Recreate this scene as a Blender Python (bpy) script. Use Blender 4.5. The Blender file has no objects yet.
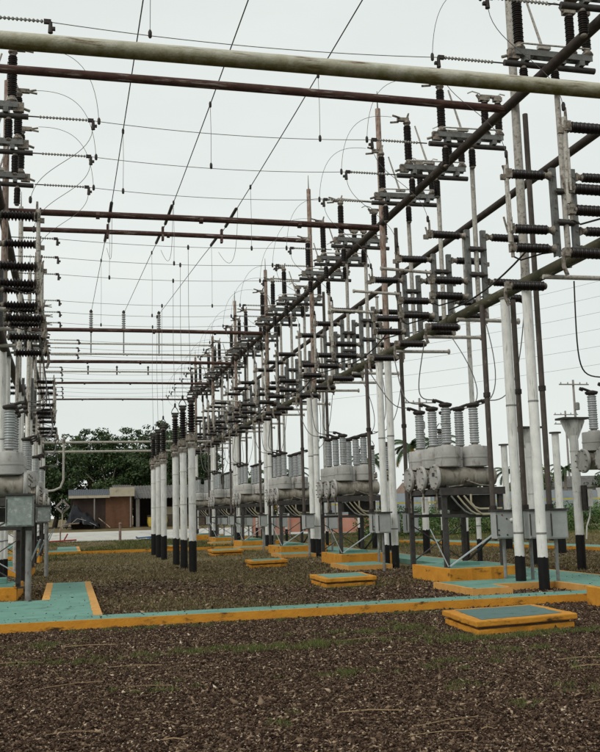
import bpy, math, random
import numpy as np
from mathutils import Matrix, Vector

random.seed(7)
rng = np.random.default_rng(7)
C = bpy.context.scene.collection
sc = bpy.context.scene

# ------------------------------------------------------------------ camera
cam = bpy.data.cameras.new('camera')
cam.sensor_fit = 'HORIZONTAL'
cam.sensor_width = 36.0
cam.lens = 959.0 / 600.0 * 36.0
cam.clip_start = 0.1
cam.clip_end = 4000.0
cam_o = bpy.data.objects.new('camera', cam)
C.objects.link(cam_o)
right = Vector((0.97194469, -0.23368641, -0.0267241))
down = Vector((0.00702736, 0.14241833, -0.98978161))
fwd = Vector((0.23510451, 0.96182518, 0.14006493))
m = Matrix((right, -down, -fwd)).transposed().to_4x4()
m.translation = (0, 0, 1.6)
cam_o.matrix_world = m
sc.camera = cam_o

# ------------------------------------------------------------------ sky, sun, exposure
SUN_EL, SUN_AZ = math.radians(42), math.radians(236)      # azimuth clockwise from +Y
world = bpy.data.worlds.new('World')
sc.world = world
world.use_nodes = True
wn, wl = world.node_tree.nodes, world.node_tree.links
wn.clear()
sky = wn.new('ShaderNodeTexSky')
sky.sky_type = 'NISHITA'
sky.sun_disc = False
sky.sun_elevation = SUN_EL
sky.sun_rotation = SUN_AZ
sky.dust_density = 4.0
sky.air_density = 1.0
wmix = wn.new('ShaderNodeMix')
wmix.data_type = 'RGBA'
wmix.inputs[0].default_value = 0.93                       # a closed overcast deck over the clear sky
wmix.inputs[7].default_value = (7.75, 8.25, 7.9, 1)
bg = wn.new('ShaderNodeBackground')
bg.inputs[1].default_value = 0.1
wo = wn.new('ShaderNodeOutputWorld')
wtc = wn.new('ShaderNodeTexCoord'); wmp = wn.new('ShaderNodeMapping'); wmp.inputs['Scale'].default_value = (1.5, 1.5, 4.0)
wnz = wn.new('ShaderNodeTexNoise'); wnz.inputs['Scale'].default_value = 1.6; wnz.inputs['Detail'].default_value = 7.0
wcl = wn.new('ShaderNodeMix'); wcl.data_type = 'RGBA'
wcl.inputs[6].default_value = (7.8, 8.35, 8.02, 1); wcl.inputs[7].default_value = (8.7, 9.1, 8.75, 1)
wl.new(wtc.outputs['Generated'], wmp.inputs[0]); wl.new(wmp.outputs[0], wnz.inputs['Vector'])
wmr = wn.new('ShaderNodeMapRange'); wmr.inputs[1].default_value = .35; wmr.inputs[2].default_value = .65
wl.new(wnz.outputs['Fac'], wmr.inputs[0]); wl.new(wmr.outputs[0], wcl.inputs[0]); wl.new(wcl.outputs[2], wmix.inputs[7])
wl.new(sky.outputs[0], wmix.inputs[6])
wl.new(wmix.outputs[2], bg.inputs[0])
wl.new(bg.outputs[0], wo.inputs[0])
sun = bpy.data.lights.new('sun', 'SUN')
sun.energy = 1.5
sun.angle = math.radians(25)
sun.color = (1.0, 0.97, 0.92)
sun_o = bpy.data.objects.new('sun', sun)
C.objects.link(sun_o)
sd = Vector((math.sin(SUN_AZ) * math.cos(SUN_EL), math.cos(SUN_AZ) * math.cos(SUN_EL), math.sin(SUN_EL)))
sun_o.rotation_euler = sd.to_track_quat('Z', 'Y').to_euler()
sun_o.location = sd * 60
sc.view_settings.view_transform = 'Standard'
sc.view_settings.look = 'None'
sc.view_settings.exposure = 0.0
sc.view_settings.gamma = 1.0
sc.view_settings.use_curve_mapping = False

# ------------------------------------------------------------------ materials
def mat(name, c1, c2=None, scale=6.0, stain=None, st=(0.55, 0.7), st_scale=3.0, stretch=(1, 1, 1), rough=0.6, metal=0.0,
        bump=0.0, bump_scale=40.0, island=None, moss=None, detail=6.0, spec=.18, vary=.24):
    """c1/c2 mixed by noise; stain colour over thresholded (stretched) noise; moss = (colour, local axis z lo, hi)."""
    m = bpy.data.materials.new(name)
    m.use_nodes = True
    n, l = m.node_tree.nodes, m.node_tree.links
    b = n['Principled BSDF']
    b.inputs['Metallic'].default_value = metal
    b.inputs['Specular IOR Level'].default_value = spec
    tc = n.new('ShaderNodeTexCoord')
    oi = n.new('ShaderNodeObjectInfo')
    off = n.new('ShaderNodeVectorMath'); off.operation = 'SCALE'
    comb = n.new('ShaderNodeCombineXYZ')
    for i in range(3):
        l.new(oi.outputs['Random'], comb.inputs[i])
    l.new(comb.outputs[0], off.inputs[0]); off.inputs['Scale'].default_value = 37.0
    add = n.new('ShaderNodeVectorMath'); add.operation = 'ADD'
    l.new(tc.outputs['Object'], add.inputs[0]); l.new(off.outputs[0], add.inputs[1])
    def noise(s, vec=None, d=detail):
        t = n.new('ShaderNodeTexNoise')
        t.inputs['Scale'].default_value = s
        t.inputs['Detail'].default_value = d
        t.inputs['Roughness'].default_value = 0.65
        l.new(vec or add.outputs[0], t.inputs['Vector'])
        return t.outputs['Fac']
    def ramp(src, lo, hi):
        r = n.new('ShaderNodeMapRange')
        r.inputs['From Min'].default_value = lo
        r.inputs['From Max'].default_value = hi
        l.new(src, r.inputs['Value'])
        return r.outputs['Result']
    def mix(f, a, c):
        x = n.new('ShaderNodeMix'); x.data_type = 'RGBA'
        l.new(f, x.inputs[0])
        for s, i in ((a, 6), (c, 7)):
            if isinstance(s, tuple):
                x.inputs[i].default_value = (*s, 1)
            else:
                l.new(s, x.inputs[i])
        return x.outputs[2]
    c2 = c2 or tuple(v * 0.75 for v in c1)
    if island:
        geo = n.new('ShaderNodeNewGeometry')
        cr = n.new('ShaderNodeValToRGB')
        cr.color_ramp.interpolation = 'LINEAR'
        el = cr.color_ramp.elements
        el[0].position, el[0].color = island[0][0], (*island[0][1], 1)
        el[1].position, el[1].color = island[-1][0], (*island[-1][1], 1)
        for p, c in island[1:-1]:
            e = el.new(p); e.color = (*c, 1)
        l.new(geo.outputs['Random Per Island'], cr.inputs[0])
        col = cr.outputs[0]
    else:
        col = mix(ramp(noise(scale), 0.3, 0.7), c1, c2)
    if stain:
        sv = n.new('ShaderNodeVectorMath'); sv.operation = 'MULTIPLY'
        l.new(add.outputs[0], sv.inputs[0]); sv.inputs[1].default_value = stretch
        f = ramp(noise(st_scale, sv.outputs[0], 8.0), *st)
        col = mix(f, col, stain)
    if moss:
        sep = n.new('ShaderNodeSeparateXYZ')
        l.new(tc.outputs['Object'], sep.inputs[0])
        ad = n.new('ShaderNodeMath'); ad.operation = 'MULTIPLY_ADD'
        l.new(noise(7.0), ad.inputs[0]); ad.inputs[1].default_value = moss[3]; l.new(sep.outputs[2], ad.inputs[2])
        col = mix(ramp(ad.outputs[0], moss[1], moss[2]), moss[0], col)
    if vary:
        tone = n.new('ShaderNodeMapRange')
        tone.inputs['To Min'].default_value, tone.inputs['To Max'].default_value = 1-vary/2, 1+vary/2
        l.new(oi.outputs['Random'], tone.inputs['Value'])
        hs = n.new('ShaderNodeHueSaturation')
        l.new(tone.outputs[0], hs.inputs['Value']); l.new(col, hs.inputs['Color'])
        col = hs.outputs[0]
    l.new(col, b.inputs['Base Color'])
    rr = n.new('ShaderNodeMapRange')
    rr.inputs['To Min'].default_value = max(0.05, rough - 0.12)
    rr.inputs['To Max'].default_value = min(1.0, rough + 0.12)
    l.new(noise(scale * 2.3), rr.inputs['Value'])
    l.new(rr.outputs[0], b.inputs['Roughness'])
    if bump:
        bp = n.new('ShaderNodeBump')
        bp.inputs['Strength'].default_value = bump
        bp.inputs['Distance'].default_value = 0.02
        l.new(noise(bump_scale, None, 4.0), bp.inputs['Height'])
        l.new(bp.outputs[0], b.inputs['Normal'])
    return m

M = {}
M['white_paint'] = mat('white_paint', (.76, .76, .725), (.58, .58, .55), 3, (.15, .105, .075), (.56, .76), 4.0, (7, 7, .6), .5, 0, .2, spec=.35, vary=.14)
M['white_far'] = mat('weathered_white_paint', (.64, .64, .60), (.46, .46, .43), 6, (.16, .11, .08), (.54, .72), 5.0, (5, 5, .7), .55, 0, .15, spec=.3)
M['rust_column'] = mat('rusty_column_paint', (.22, .13, .09), (.36, .31, .27), 5, (.09, .05, .035), (.5, .65), 5, (4, 4, 1), .75, 0, .3)
M['black_paint'] = mat('black_band_paint', (.006, .006, .007), (.012, .011, .010), 8, (.07, .055, .04), (.64, .8), 6, (1, 1, 1), .6, 0, .25)
M['rust_pipe'] = mat('rusty_crossbar', (.045, .022, .017), (.085, .045, .036), 5, (.36, .31, .28), (.56, .70), 4.5, (.35, 5, 5), .75, 0, .3)
M['mossy_pipe'] = mat('mossy_pipe', (.54, .53, .46), (.40, .38, .28), 4, (.12, .065, .04), (.54, .66), 3.4, (.5, 5, 5), .8, 0, .35, moss=((.13, .125, .04), .02, .15, .17))
M['dark_beam'] = mat('dark_weathered_beam', (.035, .026, .021), (.065, .052, .043), 5, (.26, .23, .19), (.62, .74), 3, (5, .7, 5), .75, 0, .3)
M['olive_beam'] = mat('mossy_olive_beam', (.105, .095, .058), (.055, .052, .03), 4, (.40, .39, .32), (.58, .70), 2.5, (4, .7, 4), .8, 0, .3)
M['galv'] = mat('galvanised_steel', (.27, .275, .262), (.16, .162, .155), 7, (.09, .06, .045), (.54, .7), 6, (3, 3, 1), .55, .2, .2, spec=.3)
M['galv_dark'] = mat('dull_dark_steel', (.075, .07, .065), (.042, .038, .036), 8, (.10, .06, .04), (.58, .72), 5, (2, 2, 1), .6, .2, .2)
M['frame_steel'] = mat('switch_frame_steel', (.20, .203, .193), (.115, .116, .11), 7, (.07, .045, .035), (.54, .7), 6, (3, 3, 1), .55, .2, .2, spec=.3)
M['op_pipe'] = mat('weathered_operating_pipe', (.12, .10, .085), (.075, .062, .053), 7, (.3, .26, .22), (.6, .74), 6, (3, 3, .7), .7, 0, .3)
M['pale_arm'] = mat('pale_weathered_tube', (.50, .475, .43), (.32, .295, .26), 9, (.10, .065, .045), (.54, .7), 6, (3, 3, 3), .6, .05, .2)
M['casting'] = mat('weathered_casting', (.34, .305, .26), (.15, .125, .10), 14, (.045, .032, .025), (.48, .64), 9, (1, 1, 1), .6, .1, .3)
M['porcelain'] = mat('brown_porcelain', (.007, .0045, .004), (.013, .008, .0065), 8, (.045, .037, .033), (.66, .88), 6, (1, 1, 1), .4, spec=.3)
M['grey_porcelain'] = mat('grey_porcelain', (.36, .375, .375), (.28, .29, .29), 8, (.16, .145, .12), (.58, .78), 6, (1, 1, 1), .4, spec=.4)
M['tank'] = mat('grey_tank_paint', (.42, .41, .385), (.33, .32, .30), 4, (.12, .09, .065), (.55, .74), 3.2, (2, 2, .8), .5, 0, .1, spec=.4)
M['tank_low'] = mat('oil_stained_tank', (.36, .335, .29), (.2, .17, .13), 3.5, (.07, .05, .03), (.5, .7), 3.0, (2.5, 2, 1), .5, 0, .15, spec=.4)
M['cabinet'] = mat('grey_cabinet', (.42, .43, .42), (.34, .35, .34), 7, (.2, .17, .14), (.64, .8), 5, (1, 1, .5), .5, .1)
M['green_cabinet'] = mat('galvanised_spangle_cabinet', (.27, .295, .28), (.18, .20, .19), 14, (.36, .38, .365), (.56, .62), 9, (1, 1, 1), .5, .1)
M['orange'] = mat('orange_paint', (.61, .28, .033), (.48, .20, .024), 3.5, (.05, .03, .016), (.57, .68), 2.6, (1, 1, 2.4), .75, 0, .5, 22, vary=.1)
M['peach'] = mat('faded_orange_edging', (.60, .32, .10), (.50, .25, .06), 6, (.16, .10, .06), (.64, .76), 5, (1, 1, 1), .75, 0, .3, vary=.1)
M['teal'] = mat('teal_painted_concrete', (.105, .235, .185), (.155, .305, .25), 1.8, (.055, .10, .076), (.56, .72), 2.9, (1.5, 1, 1), .7, 0, .35, vary=.1)
M['dark_teal'] = mat('dull_slate_teal_lid', (.075, .135, .125), (.11, .19, .175), 3, (.035, .05, .045), (.55, .72), 3, (1, 1, 1), .6, 0, .4)
M['wire'] = mat('wire', (.17, .155, .15), (.11, .10, .10), 9, rough=.55, metal=.2)
M['dark_wire'] = mat('dark_wire', (.03, .026, .025), (.05, .042, .04), 9, rough=.6)
M['clamp'] = mat('dark_clamp', (.035, .03, .028), (.06, .05, .045), 9, rough=.6, metal=.3)
M['polymer'] = mat('pale_string_insulator', (.34, .33, .30), (.2, .19, .17), 9, rough=.5)
M['conduit'] = mat('yellowed_conduit', (.42, .38, .27), (.3, .26, .18), 7, rough=.55)
M['red'] = mat('red_paint', (.26, .045, .035), rough=.6)
M['pale_brace'] = mat('pale_blue_brace', (.48, .54, .56), (.38, .42, .44), 8, (.2, .16, .12), (.64, .8), 5, rough=.5, metal=.2)
M['gravel'] = mat('gravel_chips', (.1, .1, .1), rough=.9, spec=.06, vary=0, island=[(0, (.017, .0095, .0065)), (.40, (.058, .035, .024)), (.70, (.108, .070, .047)), (.90, (.185, .128, .086)), (.975, (.33, .24, .16)), (1, (.52, .42, .32))])
M['grass'] = mat('grass_blades', (.1, .1, .1), rough=.7, island=[(0, (.045, .065, .014)), (.5, (.085, .115, .03)), (.8, (.13, .14, .045)), (1, (.24, .19, .08))])
M['dry_grass'] = mat('dry_grass', (.1, .1, .1), rough=.8, island=[(0, (.062, .058, .02)), (.4, (.12, .108, .04)), (.75, (.185, .145, .07)), (1, (.32, .24, .14))])
M['straw'] = mat('dry_straw', (.42, .30, .17), (.3, .2, .11), 9, rough=.8)
M['leaf'] = mat('leaves', (.1, .1, .1), rough=.55, island=[(0, (.016, .032, .012)), (.55, (.03, .055, .018)), (.85, (.055, .085, .026)), (1, (.10, .125, .045))])
M['leaf_light'] = mat('light_leaves', (.1, .1, .1), rough=.55, island=[(0, (.03, .06, .015)), (.6, (.06, .10, .025)), (1, (.15, .17, .05))])
M['leaf_yellow'] = mat('yellow_leaves', (.1, .1, .1), rough=.6, island=[(0, (.30, .16, .02)), (.6, (.5, .3, .04)), (1, (.45, .36, .09))])
M['hedge'] = mat('hedge_leaves', (.1, .1, .1), rough=.6, island=[(0, (.05, .10, .025)), (.6, (.08, .15, .04)), (1, (.13, .19, .06))])
M['bark'] = mat('bark', (.16, .13, .10), (.09, .07, .055), 6, rough=.9, bump=.4)
M['pale_bark'] = mat('pale_bark', (.30, .27, .22), (.2, .17, .14), 6, rough=.9, bump=.3)
M['road'] = mat('pale_concrete_road', (.58, .57, .53), (.48, .46, .42), 1.2, (.3, .27, .23), (.58, .75), .6, (1, 1, 1), .85)
M['roof_blue'] = mat('blue_grey_sheet', (.085, .095, .11), (.06, .065, .075), 2, (.16, .14, .12), (.58, .74), 2, rough=.65)
M['roof_grey'] = mat('grey_roof_sheet', (.13, .125, .118), (.085, .08, .076), 1.5, (.07, .045, .035), (.54, .70), 2, rough=.75)
M['cream'] = mat('cream_board', (.42, .38, .29), (.34, .30, .22), 3, (.2, .16, .11), (.58, .74), 2, rough=.75)
M['brown_tarp'] = mat('brown_tarp', (.15, .075, .042), (.11, .055, .032), 5, rough=.75, bump=.4, bump_scale=8)
M['dark_brown_tarp'] = mat('dark_brown_tarp', (.062, .042, .034), (.045, .03, .025), 5, rough=.75, bump=.4, bump_scale=8)
M['black_tarp'] = mat('black_tarp', (.009, .010, .013), (.018, .019, .024), 5, (.1, .08, .06), (.64, .8), 3, (1, 1, 1), .38, 0, .6, 6)
M['dark_inside'] = mat('dark_boards', (.035, .03, .027), (.05, .042, .036), 4, rough=.8)
M['yellow'] = mat('yellow_plastic', (.62, .46, .08), rough=.5)
M['blue_plastic'] = mat('blue_plastic', (.07, .14, .25), (.10, .18, .29), 3, rough=.6)
M['pale_cloth'] = mat('pale_cloth', (.52, .50, .46), (.4, .38, .35), 3, rough=.8)
M['mesh_orange'] = mat('faded_orange_netting', (.62, .25, .17), (.56, .34, .27), 2, rough=.8)
M['wall_grey'] = mat('blue_grey_wall', (.34, .38, .42), (.28, .32, .36), 1.2, (.2, .2, .2), (.6, .75), 1.2, rough=.8)
M['wall_white'] = mat('white_render_wall', (.6, .6, .57), (.5, .5, .47), 1.2, (.3, .27, .24), (.6, .75), 1.5, rough=.8)
M['wood_pole'] = mat('grey_wood_pole', (.3, .28, .26), (.22, .2, .18), 4, rough=.85)
M['tape'] = mat('yellow_tape', (.62, .52, .05), rough=.6)
M['earth'] = mat('bare_earth', (.16, .12, .09), (.1, .075, .055), 3, rough=.9, bump=.4)

# ground material: gravel speckle near, olive grass further off
def ground_material():
    m = bpy.data.materials.new('yard_ground'); m.use_nodes = True
    n, l = m.node_tree.nodes, m.node_tree.links
    b = n['Principled BSDF']; b.inputs['Roughness'].default_value = .92; b.inputs['Specular IOR Level'].default_value = .08
    tc = n.new('ShaderNodeTexCoord'); P = tc.outputs['Object']
    sep = n.new('ShaderNodeSeparateXYZ'); l.new(P, sep.inputs[0])
    def noise(s, d=6):
        t = n.new('ShaderNodeTexNoise'); t.inputs['Scale'].default_value = s; t.inputs['Detail'].default_value = d
        t.inputs['Roughness'].default_value = .65
        l.new(P, t.inputs['Vector']); return t.outputs['Fac']
    def mr(src, a, c, lo=0, hi=1):
        r = n.new('ShaderNodeMapRange')
        r.inputs[1].default_value, r.inputs[2].default_value, r.inputs[3].default_value, r.inputs[4].default_value = a, c, lo, hi
        l.new(src, r.inputs[0]); return r.outputs[0]
    def math_(op, a, c):
        x = n.new('ShaderNodeMath'); x.operation = op
        for s, i in ((a, 0), (c, 1)):
            if isinstance(s, (int, float)): x.inputs[i].default_value = s
            else: l.new(s, x.inputs[i])
        x.use_clamp = True
        return x.outputs[0]
    def mix(f, a, c):
        x = n.new('ShaderNodeMix'); x.data_type = 'RGBA'; l.new(f, x.inputs[0])
        for s, i in ((a, 6), (c, 7)):
            if isinstance(s, tuple): x.inputs[i].default_value = (*s, 1)
            else: l.new(s, x.inputs[i])
        return x.outputs[2]
    vo = n.new('ShaderNodeTexVoronoi'); vo.inputs['Scale'].default_value = 22; l.new(P, vo.inputs['Vector'])
    sp = n.new('ShaderNodeSeparateColor'); l.new(vo.outputs['Color'], sp.inputs[0])
    cr = n.new('ShaderNodeValToRGB')
    el = cr.color_ramp.elements
    el[0].position, el[0].color = 0, (.016, .012, .010, 1)
    el[1].position, el[1].color = 1, (.42, .36, .30, 1)
    for p, c in ((.5, (.064, .041, .028)), (.8, (.125, .085, .057)), (.95, (.24, .17, .115))):
        e = el.new(p); e.color = (*c, 1)
    l.new(sp.outputs[0], cr.inputs[0])
    gr = mix(mr(noise(9), .3, .7), (.098, .082, .034), (.175, .138, .068))
    gr = mix(mr(noise(1.1), .42, .62), gr, (.13, .10, .06))
    far = mr(sep.outputs[1], 13, 34, -.12, .2)
    gx = mr(sep.outputs[0], 13, 20, 0, .12)
    f = math_('ADD', noise(.55), far); f = math_('ADD', f, gx)
    f2 = math_('ADD', mr(f, .46, .6), math_('MULTIPLY', mr(noise(14), .45, .6), mr(f, .40, .5)))
    col = mix(f2, cr.outputs[0], gr)
    dirt = math_('MULTIPLY', mr(noise(.25), .52, .62), mr(sep.outputs[1], 22, 40))
    col = mix(math_('MULTIPLY', dirt, .8), col, (.27, .22, .14))
    l.new(col, b.inputs['Base Color'])
    bp = n.new('ShaderNodeBump'); bp.inputs['Strength'].default_value = .7; bp.inputs['Distance'].default_value = .03
    l.new(vo.outputs['Distance'], bp.inputs['Height']); l.new(bp.outputs[0], b.inputs['Normal'])
    return m
M['ground'] = ground_material()

# ------------------------------------------------------------------ mesh helpers
class MB:
    def __init__(s): s.v, s.f, s.mi, s.cur = [], [], [], 0
    def face(s, ids): s.f.append(ids); s.mi.append(s.cur)
    def rings(s, rings, caps=True, closed=True):
        b = len(s.v); k = len(rings[0])
        for r in rings: s.v.extend(r)
        for i in range(len(rings) - 1):
            for j in range(k):
                j2 = (j + 1) % k
                s.face((b + i*k + j, b + i*k + j2, b + (i+1)*k + j2, b + (i+1)*k + j))
        if caps:
            s.face(tuple(b + j for j in reversed(range(k))))
            s.face(tuple(b + (len(rings)-1)*k + j for j in range(k)))
        return s
    def lathe(s, prof, o=(0, 0, 0), axis=(0, 0, 1), n=12, caps=True):
        a = Vector(axis).normalized()
        u = a.orthogonal().normalized(); w = a.cross(u); o = Vector(o)
        R = []
        for r, h in prof:
            R.append([tuple(o + a*h + (u*math.cos(t) + w*math.sin(t))*r) for t in [2*math.pi*j/n for j in range(n)]])
        return s.rings(R, caps)
    def tube(s, p0, p1, r, r1=None, n=10, caps=True):
        p0, p1 = Vector(p0), Vector(p1)
        return s.lathe([(r, 0), (r1 if r1 is not None else r, (p1-p0).length)], p0, p1-p0, n, caps)
    def path(s, pts, r, n=6):
        pts = [Vector(p) for p in pts]; R = []
        t = (pts[1]-pts[0]).normalized(); u = t.orthogonal().normalized()
        for i, p in enumerate(pts):
            a = pts[max(i-1, 0)]; c = pts[min(i+1, len(pts)-1)]
            t = (c-a).normalized(); u = (u - t*u.dot(t)).normalized(); w = t.cross(u)
            rr = r[i] if isinstance(r, (list, tuple)) else r
            R.append([tuple(p + (u*math.cos(q) + w*math.sin(q))*rr) for q in [2*math.pi*j/n for j in range(n)]])
        return s.rings(R)
    def box(s, c, d, rot=None):
        x, y, z = d[0]/2, d[1]/2, d[2]/2; b = len(s.v)
        for q in ((-x,-y,-z),(x,-y,-z),(x,y,-z),(-x,y,-z),(-x,-y,z),(x,-y,z),(x,y,z),(-x,y,z)):
            q = Vector(q)
            if rot is not None: q = rot @ q
            s.v.append(tuple(q + Vector(c)))
        for q in ((0,3,2,1),(4,5,6,7),(0,1,5,4),(1,2,6,5),(2,3,7,6),(3,0,4,7)): s.face(tuple(b+i for i in q))
        return s
    def bar(s, p0, p1, w, h):
        p0, p1 = Vector(p0), Vector(p1); t = (p1-p0)
        return s.box((p0+p1)/2, (w, h, t.length), t.to_track_quat('Z', 'Y').to_matrix())
    def prism(s, poly, z0, z1):
        b = len(s.v); k = len(poly)
        s.v.extend([(x, y, z0) for x, y in poly]); s.v.extend([(x, y, z1) for x, y in poly])
        s.face(tuple(b + i for i in reversed(range(k)))); s.face(tuple(b + k + i for i in range(k)))
        for i in range(k):
            j = (i+1) % k; s.face((b+i, b+j, b+k+j, b+k+i))
        return s
    def mesh(s, name, mats, smooth=True, bevel=0):
        me = bpy.data.meshes.new(name); me.from_pydata(s.v, [], s.f)
        if not isinstance(mats, (list, tuple)): mats = [mats]
        for x in mats: me.materials.append(x)
        me.polygons.foreach_set('material_index', s.mi)
        if smooth:
            me.polygons.foreach_set('use_smooth', [True]*len(s.f)); me.set_sharp_from_angle(angle=math.radians(38))
        me.update(); return me

def link(name, me, parent=None, loc=None, rot=None):
    o = bpy.data.objects.new(name, me); C.objects.link(o)
    if parent: o.parent = parent
    if loc: o.location = loc
    if rot: o.rotation_euler = rot
    return o
def tag(o, label=None, cat=None, group=None, kind=None):
    for k, v in (('label', label), ('category', cat), ('group', group), ('kind', kind)):
        if v: o[k] = v
    return o
def thing(name, label, cat, loc=(0, 0, 0), rz=0, group=None):
    return tag(link(name, None, None, loc, (0, 0, rz)), label, cat, group)
def copy_tree(o, parent=None):
    c = o.copy(); C.objects.link(c)
    if parent: c.parent = parent
    for ch in o.children: copy_tree(ch, c)
    return c
def bev(o, w=.01, seg=2):
    md = o.modifiers.new('bevel', 'BEVEL'); md.width = w; md.segments = seg; md.limit_method = 'ANGLE'; return o
def np_mesh(name, V, F, mats, smooth=False):
    """V (n,3), F (m,k) arrays"""
    me = bpy.data.meshes.new(name); k = F.shape[1]
    me.vertices.add(len(V)); me.vertices.foreach_set('co', V.astype(np.float32).ravel())
    me.loops.add(F.size); me.loops.foreach_set('vertex_index', F.astype(np.int32).ravel())
    me.polygons.add(len(F)); me.polygons.foreach_set('loop_start', np.arange(0, F.size, k, dtype=np.int32))
    if smooth: me.polygons.foreach_set('use_smooth', [True]*len(F))
    me.materials.append(mats); me.update(calc_edges=True); me.validate(); return me

ORD = ['first', 'second', 'third', 'fourth', 'fifth', 'sixth', 'seventh', 'eighth', 'ninth']
BAY0, BAYD = 17.2, 8.3
def bayY(k): return BAY0 + BAYD*k
PH_OFF = (2.6, 4.7, 6.85)
def phY(k, p): return bayY(k) + PH_OFF[p]
PHN = ['near', 'middle', 'far']
def baytxt(k):
    return 'before the first columns' if k < 0 else f'beyond the {ORD[k]} columns'
AX = 3.575                                     # the mirror line between the two gantry rows
def mx(x): return 2*AX - x
# ------------------------------------------------------------------ ground, road, walkways
def terrain():
    xs = np.concatenate([[-900, -300, -120, -60], np.arange(-40, 81, 4), [100, 140, 220, 400, 900]])
    ys = np.concatenate([[-60, -20], np.arange(-8, 90, 2), [100, 130, 180, 300, 600, 1500]])
    X, Y = np.meshgrid(xs, ys)
    t = np.clip((Y - 66)/9.0, 0, 1)
    Z = np.where(X < 27, .72, .35)*t
    V = np.stack([X.ravel(), Y.ravel(), Z.ravel()], 1)
    nx, ny = len(xs), len(ys)
    i = np.arange(nx-1)[None, :] + nx*np.arange(ny-1)[:, None]; i = i.ravel()
    return np_mesh('ground', V, np.stack([i, i+1, i+1+nx, i+nx], 1), M['ground'])
tag(link('ground', terrain()), kind='structure')
mb = MB()                                       # sloping pale road apron and the road behind
mb.prism([(-40, 66.2), (26, 66.2), (26, 72), (-40, 72)], 0, .02)
mb.v[-8:] = [(-40, 66.2, .02), (26, 66.2, .02), (26, 72, .45), (-40, 72, .45), (-40, 66.2, .08), (26, 66.2, .08), (26, 72, .56), (-40, 72, .56)]
tag(link('road', mb.mesh('road', M['road'], False)), kind='structure')

WZ = .13
def slab(name, poly, z1=WZ):
    me = MB().prism(poly, -.05, z1).mesh(name, [M['teal']], False)
    return tag(link(name, me), kind='structure')
def edging(parent, p0, p1, w=.11, z1=WZ+.004, m='peach', face=True):
    """orange painted edge strip lying inside the slab edge (left of p0->p1) and the painted side face below it"""
    p0, p1 = Vector((*p0, 0)), Vector((*p1, 0)); t = (p1-p0).normalized(); nrm = Vector((-t.y, t.x, 0))
    q = [p0, p1, p1+nrm*w, p0+nrm*w]
    mb = MB(); n = max(1, int((p1-p0).length/.5)); prev = None
    if w > 0:
        rr = random.Random(int(p0.x*91+p0.y*17)); L = (p1-p0).length; n = max(1, int(L/.14))
        inner = [p1 + (p0-p1)*(i/n) + nrm*(w+(rr.gauss(0, .008) if 0 < i < n else 0)) for i in range(n+1)]
        mb.prism([(v.x, v.y) for v in [p0, p1] + inner], z1-.02, z1)
    if face:
        o = nrm*-.006
        a, b = p0+o, p1+o
        mb.prism([(a.x, a.y), (b.x, b.y), (p1.x, p1.y), (p0.x, p0.y)], -.04, z1)
    return link('edging', mb.mesh('edging', M[m], False), parent)

w1 = slab('walkway', [(-9, 14.45), (16, 14.75), (16, 15.45), (7.4, 15.3), (.53, 15.22), (-9, 15.2)])
edging(w1, (-9, 14.45), (16, 14.75), .03, m='orange')
w2 = slab('walkway', [(-9, 15.201), (.53, 15.221), (.53, 23.2), (-.43, 23.2), (-.43, 18.5), (-9, 18.3)])
edging(w2, (.53, 15.23), (.53, 23.2), .13)
edging(w2, (-.43, 23.2), (-.43, 18.5), .13)
w3 = slab('walkway', [(9.2, 15.331), (10.85, 15.361), (10.85, 62), (9.75, 62), (9.75, 22.6), (9.2, 22.6)])
edging(w3, (10.85, 15.4), (10.85, 62), .06, m='peach')
edging(w3, (9.2, 17.3), (9.2, 15.34), .07, m='peach')
w4 = slab('walkway', [(7.15, 16.5), (7.95, 16.55), (7.95, 17.3), (9.199, 17.3), (9.199, 18.5), (7.15, 18.45)])
edging(w4, (7.15, 18.45), (7.15, 16.5), .07); edging(w4, (7.15, 16.5), (7.95, 16.55), .07)
edging(w4, (7.95, 16.55), (7.95, 17.3), .07); edging(w4, (7.95, 17.3), (9.19, 17.3), .07)
for k in range(1, 5):
    y = 16.7 + 8.3*k
    w = slab('walkway', [(7.3, y), (8.6, y+.2), (8.6, y+1.8), (7.3, y+1.8)])
    edging(w, (7.3, y+1.8), (7.3, y), .07); edging(w, (7.3, y), (8.6, y+.2), .07)
w5 = slab('walkway', [(-9, 44.5), (.6, 44.2), (.6, 51.5), (-.45, 51.5), (-.45, 46.5), (-9, 46.5)])
edging(w5, (-9, 44.5), (12, 43.6), 0, m='orange'); edging(w5, (.6, 44.3), (.6, 51.5), .13)
w6 = slab('walkway', [(15.4, 44), (17.9, 28.5), (19.2, 28.5), (16.8, 44)])
edging(w6, (15.4, 44), (17.9, 28.5), .05, m='orange')
w7 = slab('walkway', [(mx(10.85), 18.6), (mx(9.6), 18.6), (mx(9.6), 60), (mx(10.85), 60)])

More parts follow.
